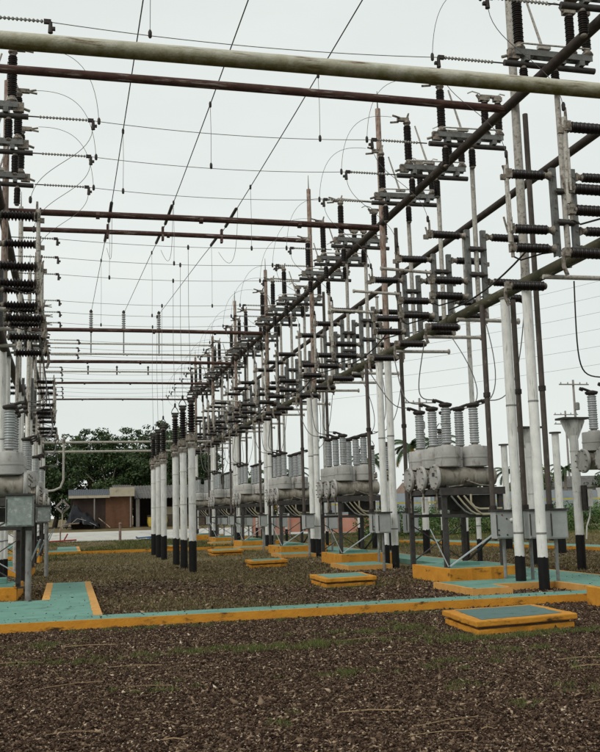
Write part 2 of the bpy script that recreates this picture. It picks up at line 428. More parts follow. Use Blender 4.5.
# ------------------------------------------------------------------ concrete pads and hatches
def pad(name, poly, z1, label, cat, group, lip=False, lidc='teal', ew=.1):
    cx = sum(p[0] for p in poly)/len(poly); cy = sum(p[1] for p in poly)/len(poly)
    P = [(x-cx, y-cy) for x, y in poly]
    t = thing(name, label, cat, (cx, cy, 0), 0, group)
    def rough(poly, j):
        out = []; rr = random.Random(int(cx*100+cy*37+j*9999))
        for i in range(len(poly)):
            (x0, y0), (x1, y1) = poly[i], poly[(i+1) % len(poly)]
            n = max(1, int(math.hypot(x1-x0, y1-y0)/.11))
            for k in range(n):
                f = k/n; w = 0 if k == 0 else j
                out.append((x0+(x1-x0)*f+rr.gauss(0, w), y0+(y1-y0)*f+rr.gauss(0, w)))
        return out
    def inset(d): return [(x*(1-d/math.hypot(x, y)*1.25), y*(1-d/math.hypot(x, y)*1.25)) for x, y in P]
    if lip:
        zc = z1*.5
        bev(link('plinth', MB().prism(rough(inset(.035), .012), -.06, zc-.02).mesh('plinth', M['orange'], False), t), .012)
        link('joint', MB().prism(rough(inset(.09), .015), zc-.02, zc+.02).mesh('joint', M['earth'], False), t)
        bev(link('cover', MB().prism(rough(P, .008), zc+.014, z1).mesh('cover', M['orange'], False), t), .015)
        link('cover_panel', MB().prism(rough(inset(.16), .008), z1-.01, z1+.005).mesh('cover_panel', M[lidc], False), t)
    else:
        bev(link('plinth', MB().prism(rough(P, .006), -.06, z1).mesh('plinth', M['orange'], False), t), .012)
        link('top_panel', MB().prism(rough(inset(ew), .006), z1-.01, z1+.005).mesh('top_panel', M[lidc], False), t)
    return t
hg = 'orange and teal concrete hatches in the yard'
pad('concrete_hatch', [(4.98, 11.45), (6.55, 11.75), (6.62, 13.1), (5.12, 12.95)], .18, 'nearest orange concrete hatch with cracked rim and dark teal lid', 'hatch', hg, True, 'dark_teal')
pad('concrete_hatch', [(5.25, 19.75), (6.45, 19.95), (6.55, 21.4), (5.3, 21.3)], .2, 'second nearest teal-topped orange hatch, alone behind the long walkway', 'hatch', hg, True)
pad('concrete_hatch', [(5.22, 28.1), (6.42, 28.4), (6.5, 29.5), (5.3, 29.4)], .2, 'third orange hatch, low and sunlit in the grass mid yard', 'hatch', hg, True)
pad('concrete_hatch', [(5.45, 37.2), (6.7, 37.5), (6.75, 39), (5.5, 39)], .2, 'farthest small orange hatch in the grass beyond the others', 'hatch', hg, True)
pad('concrete_hatch', [(4.3, 45.2), (5.2, 45.3), (5.2, 46.6), (4.3, 46.6)], .2, 'tiny distant orange hatch just right of the white post group', 'hatch', hg, True)
pad('concrete_block', [(8.08, 12.85), (9.7, 13.1), (9.7, 14.3), (8.1, 14.2)], .3, 'plain orange block cut by right frame edge beside the walkway', 'block', None)
BY = lambda k: bayY(k) + 2.4
for k in range(0, 6):
    y = BY(k) - .3
    pad('breaker_pad', [(7.85, y), (9.72, y+.25), (9.72, y+2.3), (7.82, y+2.2)], .32, f'orange edged teal breaker plinth in right row, {ORD[k]} from the camera', 'plinth', 'plinths under the breakers')
    if k < 4:
        yl = y + .7
        pad('breaker_pad', [(mx(9.72)-.2, yl), (mx(8.1), yl), (mx(8.1)+.04, yl+2.0), (mx(9.72)-.2, yl+2.0)], .28, f'orange edged teal breaker plinth in left row, {ORD[k]} from the camera', 'plinth', 'plinths under the breakers')

# ------------------------------------------------------------------ gantry columns and beams
COLS = {}
def column(x, y, h, label, mode, r=.098, band=.62, spike=True):
    key = (h, mode, r, band, spike)
    if key in COLS:
        t = copy_tree(COLS[key]); t.location = (x, y, 0); t['label'] = label; return t
    t = thing('gantry_column', label, 'column', (x, y, 0), 0, 'white gantry columns with black feet')
    bb = MB().tube((0, 0, -.2), (0, 0, band), r*1.06, n=20); rr = random.Random(int(h*100+r*999))
    bb.v[20:40] = [(x_, y_, z_+rr.uniform(-.03, .012)) for x_, y_, z_ in bb.v[20:40]]
    link('base_band', bb.mesh('base_band', M['black_paint']), t)
    split = h if mode == 'white' else 5.9
    b = MB().lathe([(r, band-.05), (r, split)], n=18)
    link('shaft', b.mesh('shaft', M['white_paint'] if mode != 'far' else M['white_far']), t)
    for z in (1.05, 3.6):
        if z < h-.5: link('collar', MB().lathe([(r*1.05, z), (r*1.05, z+.035)], n=16).mesh('collar', M['galv']), t)
    if h > split:
        link('upper_shaft', MB().lathe([(r*.92, split+.001), (r*.8, h)], n=14).mesh('upper_shaft', M['rust_column'] if mode == 'rust' else M['pale_arm']), t)
    if spike:
        link('lightning_rod', MB().tube((0, 0, h), (0, 0, h+.55), .02, .008, n=6).mesh('lightning_rod', M['galv_dark']), t)
    else:
        link('cap', MB().lathe([(r*1.25, h-.001), (r*1.25, h+.03)], n=14).mesh('cap', M['galv']), t)
    COLS[key] = t
    return t
HT = {0: 14.0, 1: 13.2, 2: 13.6, 3: 12.6, 4: 13.0, 5: 12.6, 6: 12.6}
for k in range(0, 7):
    y = bayY(k)
    column(8.85 if k == 0 else 8.75, y-.15, HT[k], f'tall white column rising above right upper beam, {ORD[k]} pair, near one', 'pale' if k == 0 else 'rust')
    column(8.74, y+.6, 5.82, f'short white column under right lower beam, {ORD[k]} pair, far one', 'white', spike=False)
    column(11.4, y+.2, 9.6, f'slim rear column under back beam of right row, {ORD[k]} from camera', 'far', .07, .7, False)
    if k >= 1:
        column(mx(8.78), y-.15, 12.4 if k > 1 else 13.2, f'tall column of left gantry row, {ORD[k]} pair, near one', 'rust' if k == 1 else 'pale')
        column(mx(8.72), y+.62, 5.82, f'short white column under left lower beam, {ORD[k]} pair, far one', 'white', spike=False)
def beam(name, p0, p1, r, m, label, cat, group, segs=14, bow=0.0, flanges=()):
    p0, p1 = Vector(p0), Vector(p1); L = (p1-p0).length; ax = (p1-p0).normalized()
    o0 = (p0+p1)/2
    t = thing(name, label, cat, o0, 0, group)
    pts = [(p0-o0) + ax*(L*i/segs) + Vector((0, 0, bow*4*(i/segs)*(1-i/segs))) for i in range(segs+1)]
    link('pipe', MB().path(pts, r, 18).mesh('pipe', M[m]), t)
    for f in flanges:
        c = (p0-o0) + ax*(L*f)
        link('flange', MB().lathe([(r*1.22, -.05), (r*1.22, .05)], c, ax, 18).mesh('flange', M[m]), t)
    return t
bg_ = 'long beams of the gantry rows'
yA, yB = 6.0, bayY(6)+.3
beam('long_beam', (8.75, yA, 9.70), (8.75, yB, 9.85), .10, 'dark_beam', 'dark upper long beam on front of right gantry row', 'beam', bg_, 40, 0, [.12*i for i in range(1, 8)])
beam('long_beam', (11.4, yA, 9.75), (11.4, yB, 9.85), .10, 'dark_beam', 'dark middle long beam at back of right gantry row', 'beam', bg_, 40)
beam('long_beam', (8.75, yA, 5.93), (8.75, yB, 6.03), .115, 'olive_beam', 'mossy olive lower long beam of right gantry row', 'beam', bg_, 40, 0, [.12*i for i in range(1, 8)])
beam('long_beam', (mx(8.9), yA, 9.7), (mx(8.9), yB, 9.8), .12, 'dark_beam', 'dark upper long beam of left gantry row', 'beam', bg_, 40)
beam('long_beam', (mx(8.75)+.0, yA, 5.93), (mx(8.75), yB, 6.03), .12, 'dark_beam', 'dark lower long beam of left gantry row', 'beam', bg_, 40)
cg = 'pipe crossbars between the gantry rows'
CB = [(-1, 6.08, .085, 'mossy_pipe', 'thick mossy white pipe, the nearest crossbar across the whole top'),
      (0, 9.70, .082, 'rust_pipe', 'rusty flaking crossbar just below the thick mossy pipe'),
      (1, 9.66, .085, 'rust_pipe', 'rusty crossbar in upper middle, upper one of the close pair'),
      (3, 9.68, .085, 'rust_pipe', 'rusty crossbar just under the three pale post insulators'),
      (4, 9.6, .085, 'rust_pipe', 'rusty crossbar beneath the pipes with pegs, fourth bay line'),
      (5, 9.62, .07, 'rust_pipe', 'thin distant rusty crossbar third from the sky gap'),
      (6, 9.62, .06, 'rust_pipe', 'thin distant crossbar at top of the open sky gap')]
for k, z, r, m_, lab in CB:
    y = bayY(k)+.05
    beam('crossbar', (mx(8.9)-(.3 if k == 1 else 0) - (2.5 if k < 1 else 0), y, z), (8.72 if k >= 0 else 9.9, y, z), r, m_, lab, 'crossbar', cg, 24, .03, [.26, .52, .78] if k > 0 else [])
for k, z, lab in [(2, 11.66, 'rusty crossbar in upper middle, lower one of the close pair'), (5, 11.4, 'thin distant crossbar carrying the three pale post insulators'), (6, 11.55, 'thin distant crossbar with three short pegs')]:
    beam('crossbar', (mx(8.85), bayY(k)+.05, z), (8.7, bayY(k)+.05, z), .085 if k == 2 else .06, 'rust_pipe' if k == 2 else 'pale_arm', lab, 'crossbar', cg, 16, .03, [.5])
beam('crossbar', (mx(8.75), bayY(5)+.05, 12.05), (8.7, bayY(5)+.05, 12.05), .05, 'pale_arm', 'thin crossbar just behind the three pale insulators', 'crossbar', cg, 12)
for k, lab in [(5, 'pale upper one of two low crossbars before the trees'), (6, 'pale lower one of two low crossbars before the trees')]:
    beam('crossbar', (mx(8.7), bayY(k)+.05, 6.05), (8.7, bayY(k)+.05, 6.05), .075, 'pale_arm', lab, 'crossbar', cg, 12)

# ------------------------------------------------------------------ insulators and disconnect switches
def ins_mesh(name, L, r, n_shed, m='porcelain', core=.6, n=14, cap=True):
    b = MB(); b.cur = 0
    p = []; z0 = .05 if cap else 0; Ls = L - 2*z0; d = Ls/n_shed
    for i in range(n_shed):
        z = z0 + i*d; rr = r if i % 2 == 0 else r*.94
        p += [(r*core, z), (rr, z+d*.42), (rr*.97, z+d*.58), (r*core*1.02, z+d*.9)]
    b.lathe(p, n=n)
    if cap:
        b.cur = 1
        b.lathe([(r*.55, 0), (r*.72, .02), (r*.66, z0)], n=10); b.lathe([(r*.66, L-z0), (r*.72, L-.02), (r*.55, L)], n=10)
    return b.mesh(name, [M[m], M['casting']])
INS_L = ins_mesh('insulator_long', .98, .10, 20, core=.8)
INS_M = ins_mesh('insulator_medium', .76, .092, 16, core=.8)
INS_S = ins_mesh('insulator_short', .5, .085, 10, core=.8)
INS_H = ins_mesh('insulator_horizontal', .74, .094, 17, core=.8)
INS_W = ins_mesh('insulator_spiky', .84, .11, 11, core=.5)
INS_GR = ins_mesh('insulator_grey', 1.0, .13, 12, 'grey_porcelain', .7)
INS_P = ins_mesh('insulator_pale', 1.05, .13, 7, 'grey_porcelain', .5)
INS_B = ins_mesh('insulator_bus', .92, .115, 11, 'porcelain', .62, 16)
STR = ins_mesh('string_insulator', 1.0, .036, 15, 'polymer', .3, 8, False)

HP = math.pi/2
def top_switch(is_open):
    t = link('disconnect_switch', None)
    link('crossarm', MB().tube((-.75, 0, .08), (1.15, 0, .08), .06, n=12).mesh('crossarm', M['galv_dark']), t)
    f = MB()
    f.box((.27, -.08, .30), (1.62, .022, .12)); f.box((.27, .08, .30), (1.62, .022, .12)); f.box((.27, -.062, .353), (1.62, .05, .012)); f.box((.27, .062, .353), (1.62, .05, .012))
    for x in (-.5, -.1, .3, .7, 1.04): f.box((x, 0, .30), (.04, .14, .1))
    for x in (-.3, .45, .85): f.box((x, 0, .18), (.1, .2, .1))
    link('frame', f.mesh('frame', M['frame_steel'], False), t)
    for x in (-.42, .68, 1.02):
        link('bearing', MB().lathe([(.1, 0), (.12, .03), (.09, .09), (.06, .12)], (x, 0, .365), n=12).mesh('bearing', M['casting']), t)
    link('insulator', INS_L, t, (-.42, 0, .46)); link('insulator', INS_M, t, (.68, 0, .46)); link('insulator', INS_M, t, (1.02, 0, .46))
    for x in (-.36, .3): link('insulator', INS_S, t, (x, 0, -.46))
    link('connecting_rod', MB().tube((-.42, -.13, .44), (1.02, -.13, .46), .018, n=6).tube((-.42, -.13, .44), (-.42, 0, .44), .02, n=6).tube((.68, -.13, .455), (.68, 0, .455), .02, n=6).mesh('connecting_rod', M['pale_arm']), t)
    link('horn', MB().path([(.68, .05, 1.3), (.6, .06, 1.42), (.42, .06, 1.46), (.3, .06, 1.4)], .016, 6).path([(1.02, .04, 1.33), (1.12, .05, 1.44), (1.25, .05, 1.42)], .016, 6).mesh('horn', M['white_far']), t)
    link('bellcrank', MB().box((-.55, 0, .27), (.22, .1, .2)).tube((-.78, .02, .2), (-.4, .02, .33), .03, n=8).mesh('bellcrank', M['casting']), t)
    c = MB().lathe([(.07, 0), (.1, .04), (.08, .1)], (-.42, 0, 1.43), n=10)
    c.box((-.52, 0, 1.56), (.3, .09, .09)).tube((-.62, -.06, 1.58), (-.82, -.06, 1.63), .026, n=6).tube((-.62, .06, 1.52), (-.84, .06, 1.49), .026, n=6).tube((-.42, 0, 1.56), (-.36, 0, 1.74), .035, .02, n=6)
    link('terminal', c.mesh('terminal', M['casting']), t)
    c = MB().box((.68, 0, 1.27), (.24, .14, .12)).box((1.02, 0, 1.27), (.2, .12, .1)).box((.85, 0, 1.33), (.5, .09, .05)).tube((.56, 0, 1.27), (.5, 0, 1.36), .035, n=6).tube((.6, 0, 1.31), (1.12, 0, 1.31), .03, n=8)
    link('terminal', c.mesh('terminal', M['casting']), t)
    if is_open: b = MB().tube((.08, .02, .47), (-.2, .02, 1.42), .028, .02, n=8).box((.1, 0, .46), (.26, .08, .07))
    else: b = MB().tube((-.5, 0, 1.62), (.78, 0, 1.58), .035, n=8).tube((-.5, .08, 1.64), (.7, .08, 1.60), .02, n=6)
    link('blade', b.mesh('blade', M['pale_arm']), t)
    return t
def side_switch(is_open, INS_H=INS_H):
    t = link('disconnect_switch', None)
    link('support_post', MB().tube((0, 0, -.15), (0, 0, 3.68), .055, n=12).mesh('support_post', M['pale_arm']), t)
    for x in (-.2, .2):
        b = MB().box((x, 0, .92), (.12, .016, 1.72)).box((x-.053, .045, .92), (.016, .075, 1.72)).box((x+.053, .045, .92), (.016, .075, 1.72))
        for zz in (.3, .56, 1.0, 1.62): b.lathe([(.02, -.03), (.02, -.008)], (x, 0, zz), (0, 1, 0), 6)
        link('channel', b.mesh('channel', M['frame_steel'], False), t)
    for z in (.7, 1.3):
        link('clamp', MB().tube((-.22, -.07, z), (.22, -.07, z), .03, n=8).tube((-.15, 0, z+.02), (.15, 0, z+.02), .07, n=8).mesh('clamp', M['galv_dark']), t)
    for s in (-1, 1):
        for z in (1.62, .56, .2):
            link('bearing', MB().lathe([(.09, 0), (.07, .04), (.05, .09)], (s*.276, 0, z), (s, 0, 0), 10).mesh('bearing', M['casting']), t)
            link('insulator', INS_H, t, (s*.36, 0, z), (0, s*HP, 0))
    for s in (-1, 1):
        b = MB().box((s*1.13, 0, 1.62), (.12, .13, .17)).tube((s*1.13, 0, 1.7), (s*1.13, 0, 1.95), .03, .022, n=8).box((s*1.22, 0, 1.55), (.12, .06, .1)).tube((s*1.13, .06, 1.55), (s*1.2, .06, 1.8), .02, n=6)
        link('terminal', b.mesh('terminal', M['casting']), t)
        b = MB().box((s*1.13, 0, .56), (.1, .12, .18)).box((s*1.13, 0, .2), (.1, .12, .16)).tube((s*1.13, 0, .02), (s*1.13, 0, .78), .036, n=8).tube((s*1.17, .06, .5), (s*1.24, .06, .8), .02, n=6)
        link('terminal', b.mesh('terminal', M['casting']), t)
        if s > 0 or not is_open: b = MB().tube((s*1.16, 0, .3), (s*1.16, 0, 1.78), .042, n=10).tube((s*1.16, -.08, .5), (s*1.16, -.08, 1.2), .018, n=6)
        else: b = MB().tube((s*1.13, 0, .72), (s*2.3, 0, .77), .036, n=10).tube((s*2.3, 0, .77), (s*2.34, 0, .77), .05, n=8)
        link('blade', b.mesh('blade', M['pale_arm']), t)
    link('lower_arm', MB().tube((-.55, 0, -.34), (.95, 0, -.34), .045, n=10).tube((.95, 0, -.34), (.98, 0, -.34), .075, n=10).mesh('lower_arm', M['pale_arm']), t)
    link('insulator', INS_H, t, (-.5, 0, -.52), (0, -HP, 0))
    link('hook', MB().path([(-1.22, 0, -.5), (-1.32, 0, -.58), (-1.33, 0, -.75), (-1.27, 0, -.9)], .035, 8).box((-1.27, 0, -.52), (.1, .1, .14)).mesh('hook', M['casting']), t)
    link('jumper', MB().path([(-1.13, .03, .05), (-.95, .05, -.02), (-.5, .06, .12), (.1, .08, .22), (.6, .08, .35), (1.13, .03, .1)], .016, 6).mesh('jumper', M['dark_wire']), t)
    return t
TS = {o: top_switch(o) for o in (True, False)}
SS = {o: side_switch(o) for o in (True, False)}
SSL = side_switch(False, INS_W)
used = set()
def place(proto, loc, rz, label, group, cat='switch'):
    if id(proto) in used: t = copy_tree(proto)
    else: t = proto; used.add(id(proto))
    t.location = (loc[0]+random.uniform(-.03, .03), loc[1]+random.uniform(-.06, .06), loc[2]); t.rotation_euler = (random.gauss(0, .006), random.gauss(0, .006), rz+random.gauss(0, .015))
    return tag(t, label, cat, group)
g1, g2 = 'disconnect switches along the gantry tops', 'side mounted disconnect switches on the gantries'
def topZ(k): return 9.82 if k <= 0 else 9.72
for k in range(-1, 6):
    for p in range(3):
        Y = phY(k, p)
        if k == -1 and p == 0: continue
        cl = (k == 1 and p == 0) or (k >= 2 and (k+p) % 3 == 0)
        st = 'closed' if cl else 'open'
        place(TS[not cl], (8.75, Y, topZ(k)), 0, f'{st} upright switch atop right gantry, {PHN[p]} phase {baytxt(k)}', g1)
        op = (k == 0) or (k == 3)
        place(SS[op], (9.1, Y, 6.14), 0, f'side switch with horizontal insulators, right gantry, {PHN[p]} phase {baytxt(k)}', g2)
        if k in (0, 3):
            place(TS[not (cl and k > 1)], (mx(8.75), Y, topZ(k)), math.pi, f'upright switch atop left gantry, {PHN[p]} phase {baytxt(k)}', g1)
            place(SSL, (-1.79, Y, 6.14), math.pi, f'side switch with horizontal insulators, left gantry, {PHN[p]} phase {baytxt(k)}', g2)
# ------------------------------------------------------------------ overhead wires
def sag(p0, p1, s, n=16):
    p0, p1 = Vector(p0), Vector(p1)
    return [p0.lerp(p1, i/n) - Vector((0, 0, s*4*(i/n)*(1-i/n))) for i in range(n+1)]
def bez(pts, n=16):
    a, b, c, d = [Vector(p) for p in pts]
    return [a*(1-t)**3 + b*3*t*(1-t)**2 + c*3*t*t*(1-t) + d*t**3 for t in [i/n for i in range(n+1)]]
def wire(pts, r, label, group, m='wire', name='wire', clamps=True):
    pts = [Vector(p) for p in pts]; o = pts[0].copy()
    t = thing(name, label, 'wire', o, 0, group)
    link('conductor', MB().path([p-o for p in pts], r, 5).mesh('conductor', M[m]), t)
    if clamps:
        for q in ((pts[0], pts[-1]) if clamps is True else clamps):
            link('clamp', MB().lathe([(.018, -.08), (.032, -.06), (.034, .03), (.018, .07)], Vector(q)-o, (0, 0, 1), 8).mesh('clamp', M['clamp']), t)
    return t
GW, GJ, GD, GB = 'cross wires strung between the gantries', 'looped jumper wires at the switches', 'vertical dropper wires', 'long overhead wires running away'
def crossZ(k): return (9.92, 9.7)[k > 0]
busX = (1.34, 3.3, 5.45)
busZ = lambda y: 11.4 + .024*(y-17) if y < 34 else 11.9 + (y-34)*.083
for k in range(-1, 6):
    for p in range(3):
        if k == -1 and p == 0: continue
        Y = phY(k, p); z = crossZ(k); xl, xr = (mx(8.0) if k in (0, 3) else -1.66), 8.0
        o = Vector((xl, Y, z))
        t = thing('cross_wire', f'thin cross wire with string insulators, {PHN[p]} phase {baytxt(k)}', 'wire', o, 0, GW)
        pts = sag((xl+1.25, Y, z), (xr-1.25, Y, z), .12 if k < 1 else .1)
        link('conductor', MB().path([q-o for q in pts], .0075, 5).mesh('conductor', M['wire']), t)
        link('string_insulator', STR, t, (.22, 0, 0), (0, HP, 0)); link('string_insulator', STR, t, (xr-xl-.22, 0, 0), (0, -HP, 0))
        for s, x0 in ((1, 0), (-1, xr-xl)):
            link('link_rod', MB().tube((x0, 0, 0), (x0+s*.24, 0, 0), .014, n=6).mesh('link_rod', M['clamp']), t)
            b = MB().box((x0+s*1.28, 0, 0), (.12, .06, .07)).tube((x0+s*1.33, 0, 0), (x0+s*1.33, 0, -.2), .03, .042, n=8).box((x0+s*1.36, 0, -.12), (.1, .06, .05))
            link('clamp', b.mesh('clamp', M['clamp']), t)
        tz = topZ(k)
        # loop from the top terminal out and down on to the cross wire, and S-curve from the wire to the side switch
        for side in (1, -1):
            if side < 0 and k != 0: continue
            sx = (lambda v: v) if side > 0 else mx
            nm = 'right' if side > 0 else 'left'
            wire(bez([(sx(7.92), Y, tz+1.62), (sx(7.2), Y, tz+1.66), (sx(6.62), Y, tz+1.45), (sx(6.55), Y, z-.02)]), .006,
                 f'thin loop from {nm} top switch, {PHN[p]} phase {baytxt(k)}', GJ, clamps=[(sx(6.55), Y, z)])
            wire(bez([(sx(6.68), Y, z-.2), (sx(6.75), Y, z-.9), (sx(7.85), Y, 8.9), (sx(7.93), Y, 8.1)]), .0065,
                 f'S-curved jumper down to {nm} side switch, {PHN[p]} phase {baytxt(k)}', GJ, clamps=[(sx(7.93), Y, 8.12)])
wireZ = lambda y: busZ(y) - (.00075*(y-10)*(33-y) if y < 33 else 0)
# droppers from the three long wires to the cross wires
for k in range(-1, 3):
    for p in range(3):
        if k == -1 and p == 0: continue
        Y = phY(k, p); x = busX[2-p]
        wire([(x, Y, wireZ(Y)), (x+.01, Y, (busZ(Y)+crossZ(k))/2), (x, Y, crossZ(k)-.05)], .006, f'straight dropper from long overhead wire, {PHN[p]} phase {baytxt(k)}', GD)
nm3 = ['leftmost', 'middle', 'rightmost']
for i, x in enumerate(busX):
    ys = [-12, -4, 4, 10, 16, 22, 28, 33.4]
    pts = [(x, y, busZ(y) - .0015*(y-10)*(33-y)*.5) for y in ys] + [(x, 34.4, 11.88)] + [(x, y, busZ(y)) for y in (39, 45, 51, 58.6)]
    t = wire(pts, .013, f'{nm3[i]} of three dark overhead wires running away into the yard', GB, 'dark_wire', 'overhead_wire', False)
    o = Vector(t.location)
    for y0, y1 in ((30.6, 33.0), (34.6, 36.6)):
        p0, p1 = Vector((x, y0, busZ(y0)))-o, Vector((x, y1, busZ(y1)))-o
        b = MB().lathe([(.025, 0), (.055, .1), (.055, (p1-p0).length-.1), (.025, (p1-p0).length)], p0, p1-p0, 8)
        link('strain_insulator', b.mesh('strain_insulator', M['clamp']), t)
    link('hanger', MB().box(Vector((x, 33.85, 11.7))-o, (.08, .2, .5)).mesh('hanger', M['rust_pipe'], False), t)
    wire(bez([(x, 30.4, busZ(30)-.05), (x, 30.7, 10.0), (x+.1, 32, 9.7), (x, 34.6, 11.3)]), .007, f'hanging loop under close pair of crossbars, {nm3[i]} long wire', GJ, 'dark_wire', clamps=False)
    # pale post insulator at the far end
    t = thing('post_insulator', f'{nm3[i]} of three pale ribbed post insulators on a far crossbar', 'insulator', (x, bayY(5)+.05, 12.8), 0, 'pale post insulators on the far crossbar')
    link('post', MB().tube((0, 0, -1.45), (0, 0, .15), .04, n=8).box((0, 0, .12), (.3, .2, .05)).mesh('post', M['galv']), t)
    link('insulator', INS_P, t, (0, 0, .15)); link('cap', MB().lathe([(.09, 0), (.11, .05), (.04, .16)], (0, 0, 1.2), n=10).mesh('cap', M['clamp']), t)
    pg = thing('peg', f'{nm3[i]} of three short pegs standing on the far peg crossbar', 'peg', (x, bayY(6)+.05, 11.36), 0, 'pegs on the far crossbar')
    link('stem', MB().tube((0, 0, 0), (0, 0, .5), .05, n=8).mesh('stem', M['galv_dark']), pg)
    link('cap', MB().lathe([(.09, .5), (.05, .62)], n=8).mesh('cap', M['clamp']), pg)

# ------------------------------------------------------------------ bus supports on white posts
def bus_post(h, ins, capm, r=.135, label='', loc=(0, 0, 0), group=None, flare=False):
    t = thing('bus_support_post', label, 'post', loc, 0, group)
    bb = MB().tube((0, 0, -.2), (0, 0, .86), r*1.06, n=20); rr = random.Random(int(loc[0]*100+loc[1]*31))
    bb.v[20:40] = [(x_, y_, z_+rr.uniform(-.035, .015)) for x_, y_, z_ in bb.v[20:40]]
    link('base_band', bb.mesh('base_band', M['black_paint']), t)
    link('shaft', MB().lathe([(r, .80), (r, h-.02)], n=16).mesh('shaft', M['white_paint']), t)
    for z in (1.9, 2.9): link('collar', MB().lathe([(r*1.07, z), (r*1.07, z+.03)], n=16).mesh('collar', M['white_far']), t)
    if flare:
        b = MB().prism([(-.36, -.22), (.36, -.22), (.36, .22), (-.36, .22)], h, h+.05)
        link('top_plate', b.mesh('top_plate', M['galv_dark'], False), t)
        for s in (-1, 1):
            q = MB(); q.v = [(s*r*.9, -.012, h-.55), (s*.33, -.012, h-.05), (s*.33, -.012, h), (s*r*.9, -.012, h), (s*r*.9, .012, h-.55), (s*.33, .012, h-.05), (s*.33, .012, h), (s*r*.9, .012, h)]
            q.f = [(0, 1, 2, 3), (7, 6, 5, 4), (0, 4, 5, 1), (1, 5, 6, 2), (2, 6, 7, 3), (3, 7, 4, 0)]; q.mi = [0]*6
            link('gusset', q.mesh('gusset', M['white_far'], False), t)
        b = MB().lathe([(r, h-.4), (r*1.15, h-.25), (r*1.5, h-.05), (r*1.5, h-.001)], n=16)
        link('capital', b.mesh('capital', M['white_far']), t)
    else:
        b = MB().lathe([(r*1.15, h-.2), (r*1.6, h-.16), (r*1.6, h-.02), (r*1.2, h)], n=14)
        for i in range(6):
            a = i*math.pi/3; b.tube((r*1.35*math.cos(a), r*1.35*math.sin(a), h-.2), (r*1.35*math.cos(a), r*1.35*math.sin(a), h+.05), .02, n=6)
        b.box((0, 0, h-.3), (r*2.6, r*2.3, .12))
        link('flange', b.mesh('flange', M['casting']), t)
        link('insulator', ins, t, (0, 0, h+.02))
        L = .92 if ins is INS_B else 1.0
        b = MB().lathe([(.1, 0), (.12, .05), (.05, .1)], (0, 0, h+L+.02), n=10).tube((-.12, 0, h+L+.14), (.12, 0, h+L+.14), .035, n=8)
        for s in (-1, 1): b.path([(0, 0, h+L+.1), (s*.12, .03, h+L+.18), (s*.08, .05, h+L+.28), (s*.02, 0, h+L+.36)], .014, 6)
        link('terminal', b.mesh('terminal', M['galv_dark']), t)
    return t
gp = 'white bus support posts in the yard centre'
CP = [(1, 3.45), (2, 3.45)]
for k, X in CP:
    for p in range(3):
        Y = phY(k, p) - .7
        bus_post(3.86, INS_B, None, .105, f'white post with black foot and brown insulator, {PHN[p]} one of {"nearer" if k == 1 else "farther"} centre trio', (X, Y, 0), gp)
        wire([(X, Y, 5.2), (X-.02, Y+.2, 7.4), (X+.05, Y+.7, crossZ(k)-.1)], .0065, f'vertical wire above {PHN[p]} white post of {"nearer" if k == 1 else "farther"} centre trio', GD)
gp2 = 'white posts behind the right breakers'
for i, (x, y) in enumerate([(12.3, 21.7), (12.35, 24.2)]):
    bus_post(3.7, None, None, .105, f'bare white post with flared flat top plate, {["right", "left"][i]} one', (x, y, 0), gp2, True)
for i, (x, y) in enumerate([(12.3, 28.8), (12.35, 30.6), (12.4, 32.5), (12.4, 36.5), (12.4, 38.4), (12.4, 40.4)]):
    bus_post(3.1, INS_GR, None, .12, f'white post with grey insulator behind right breakers, {ORD[i]} from the camera', (x, y, 0), gp2)
for i, (x, y, h) in enumerate([(16.1, 29.6, 4.0), (15.8, 31.1, 3.7), (16.2, 33.8, 3.9)]):
    t = thing('stub_post', f'slim plain white post with flat cap in far right, {ORD[i]} from the camera', 'post', (x, y, 0), 0, 'slim plain white posts at the far right')
    link('base_band', MB().tube((0, 0, -.2), (0, 0, .7), .135, n=14).mesh('base_band', M['black_paint']), t)
    link('shaft', MB().lathe([(.12, .701), (.12, h)], n=14).mesh('shaft', M['white_paint']), t)
    link('cap', MB().lathe([(.2, h), (.2, h+.05)], n=14).mesh('cap', M['galv_dark']), t)
t = thing('meter_box', 'small pale box strapped to the flared white post at right', 'box', (12.52, 21.55, 1.75))
link('case', MB().box((0, 0, 0), (.17, .12, .42)).mesh('case', M['white_far'], False), t)
link('back_plate', MB().box((-.1, .02, 0), (.09, .16, .62)).mesh('back_plate', M['galv_dark'], False), t)
link('conduit', MB().path([(.02, 0, -.21), (0, 0, -.45), (-.1, 0, -.7), (-.13, 0, -1.0)], .02, 6).mesh('conduit', M['white_far']), t)

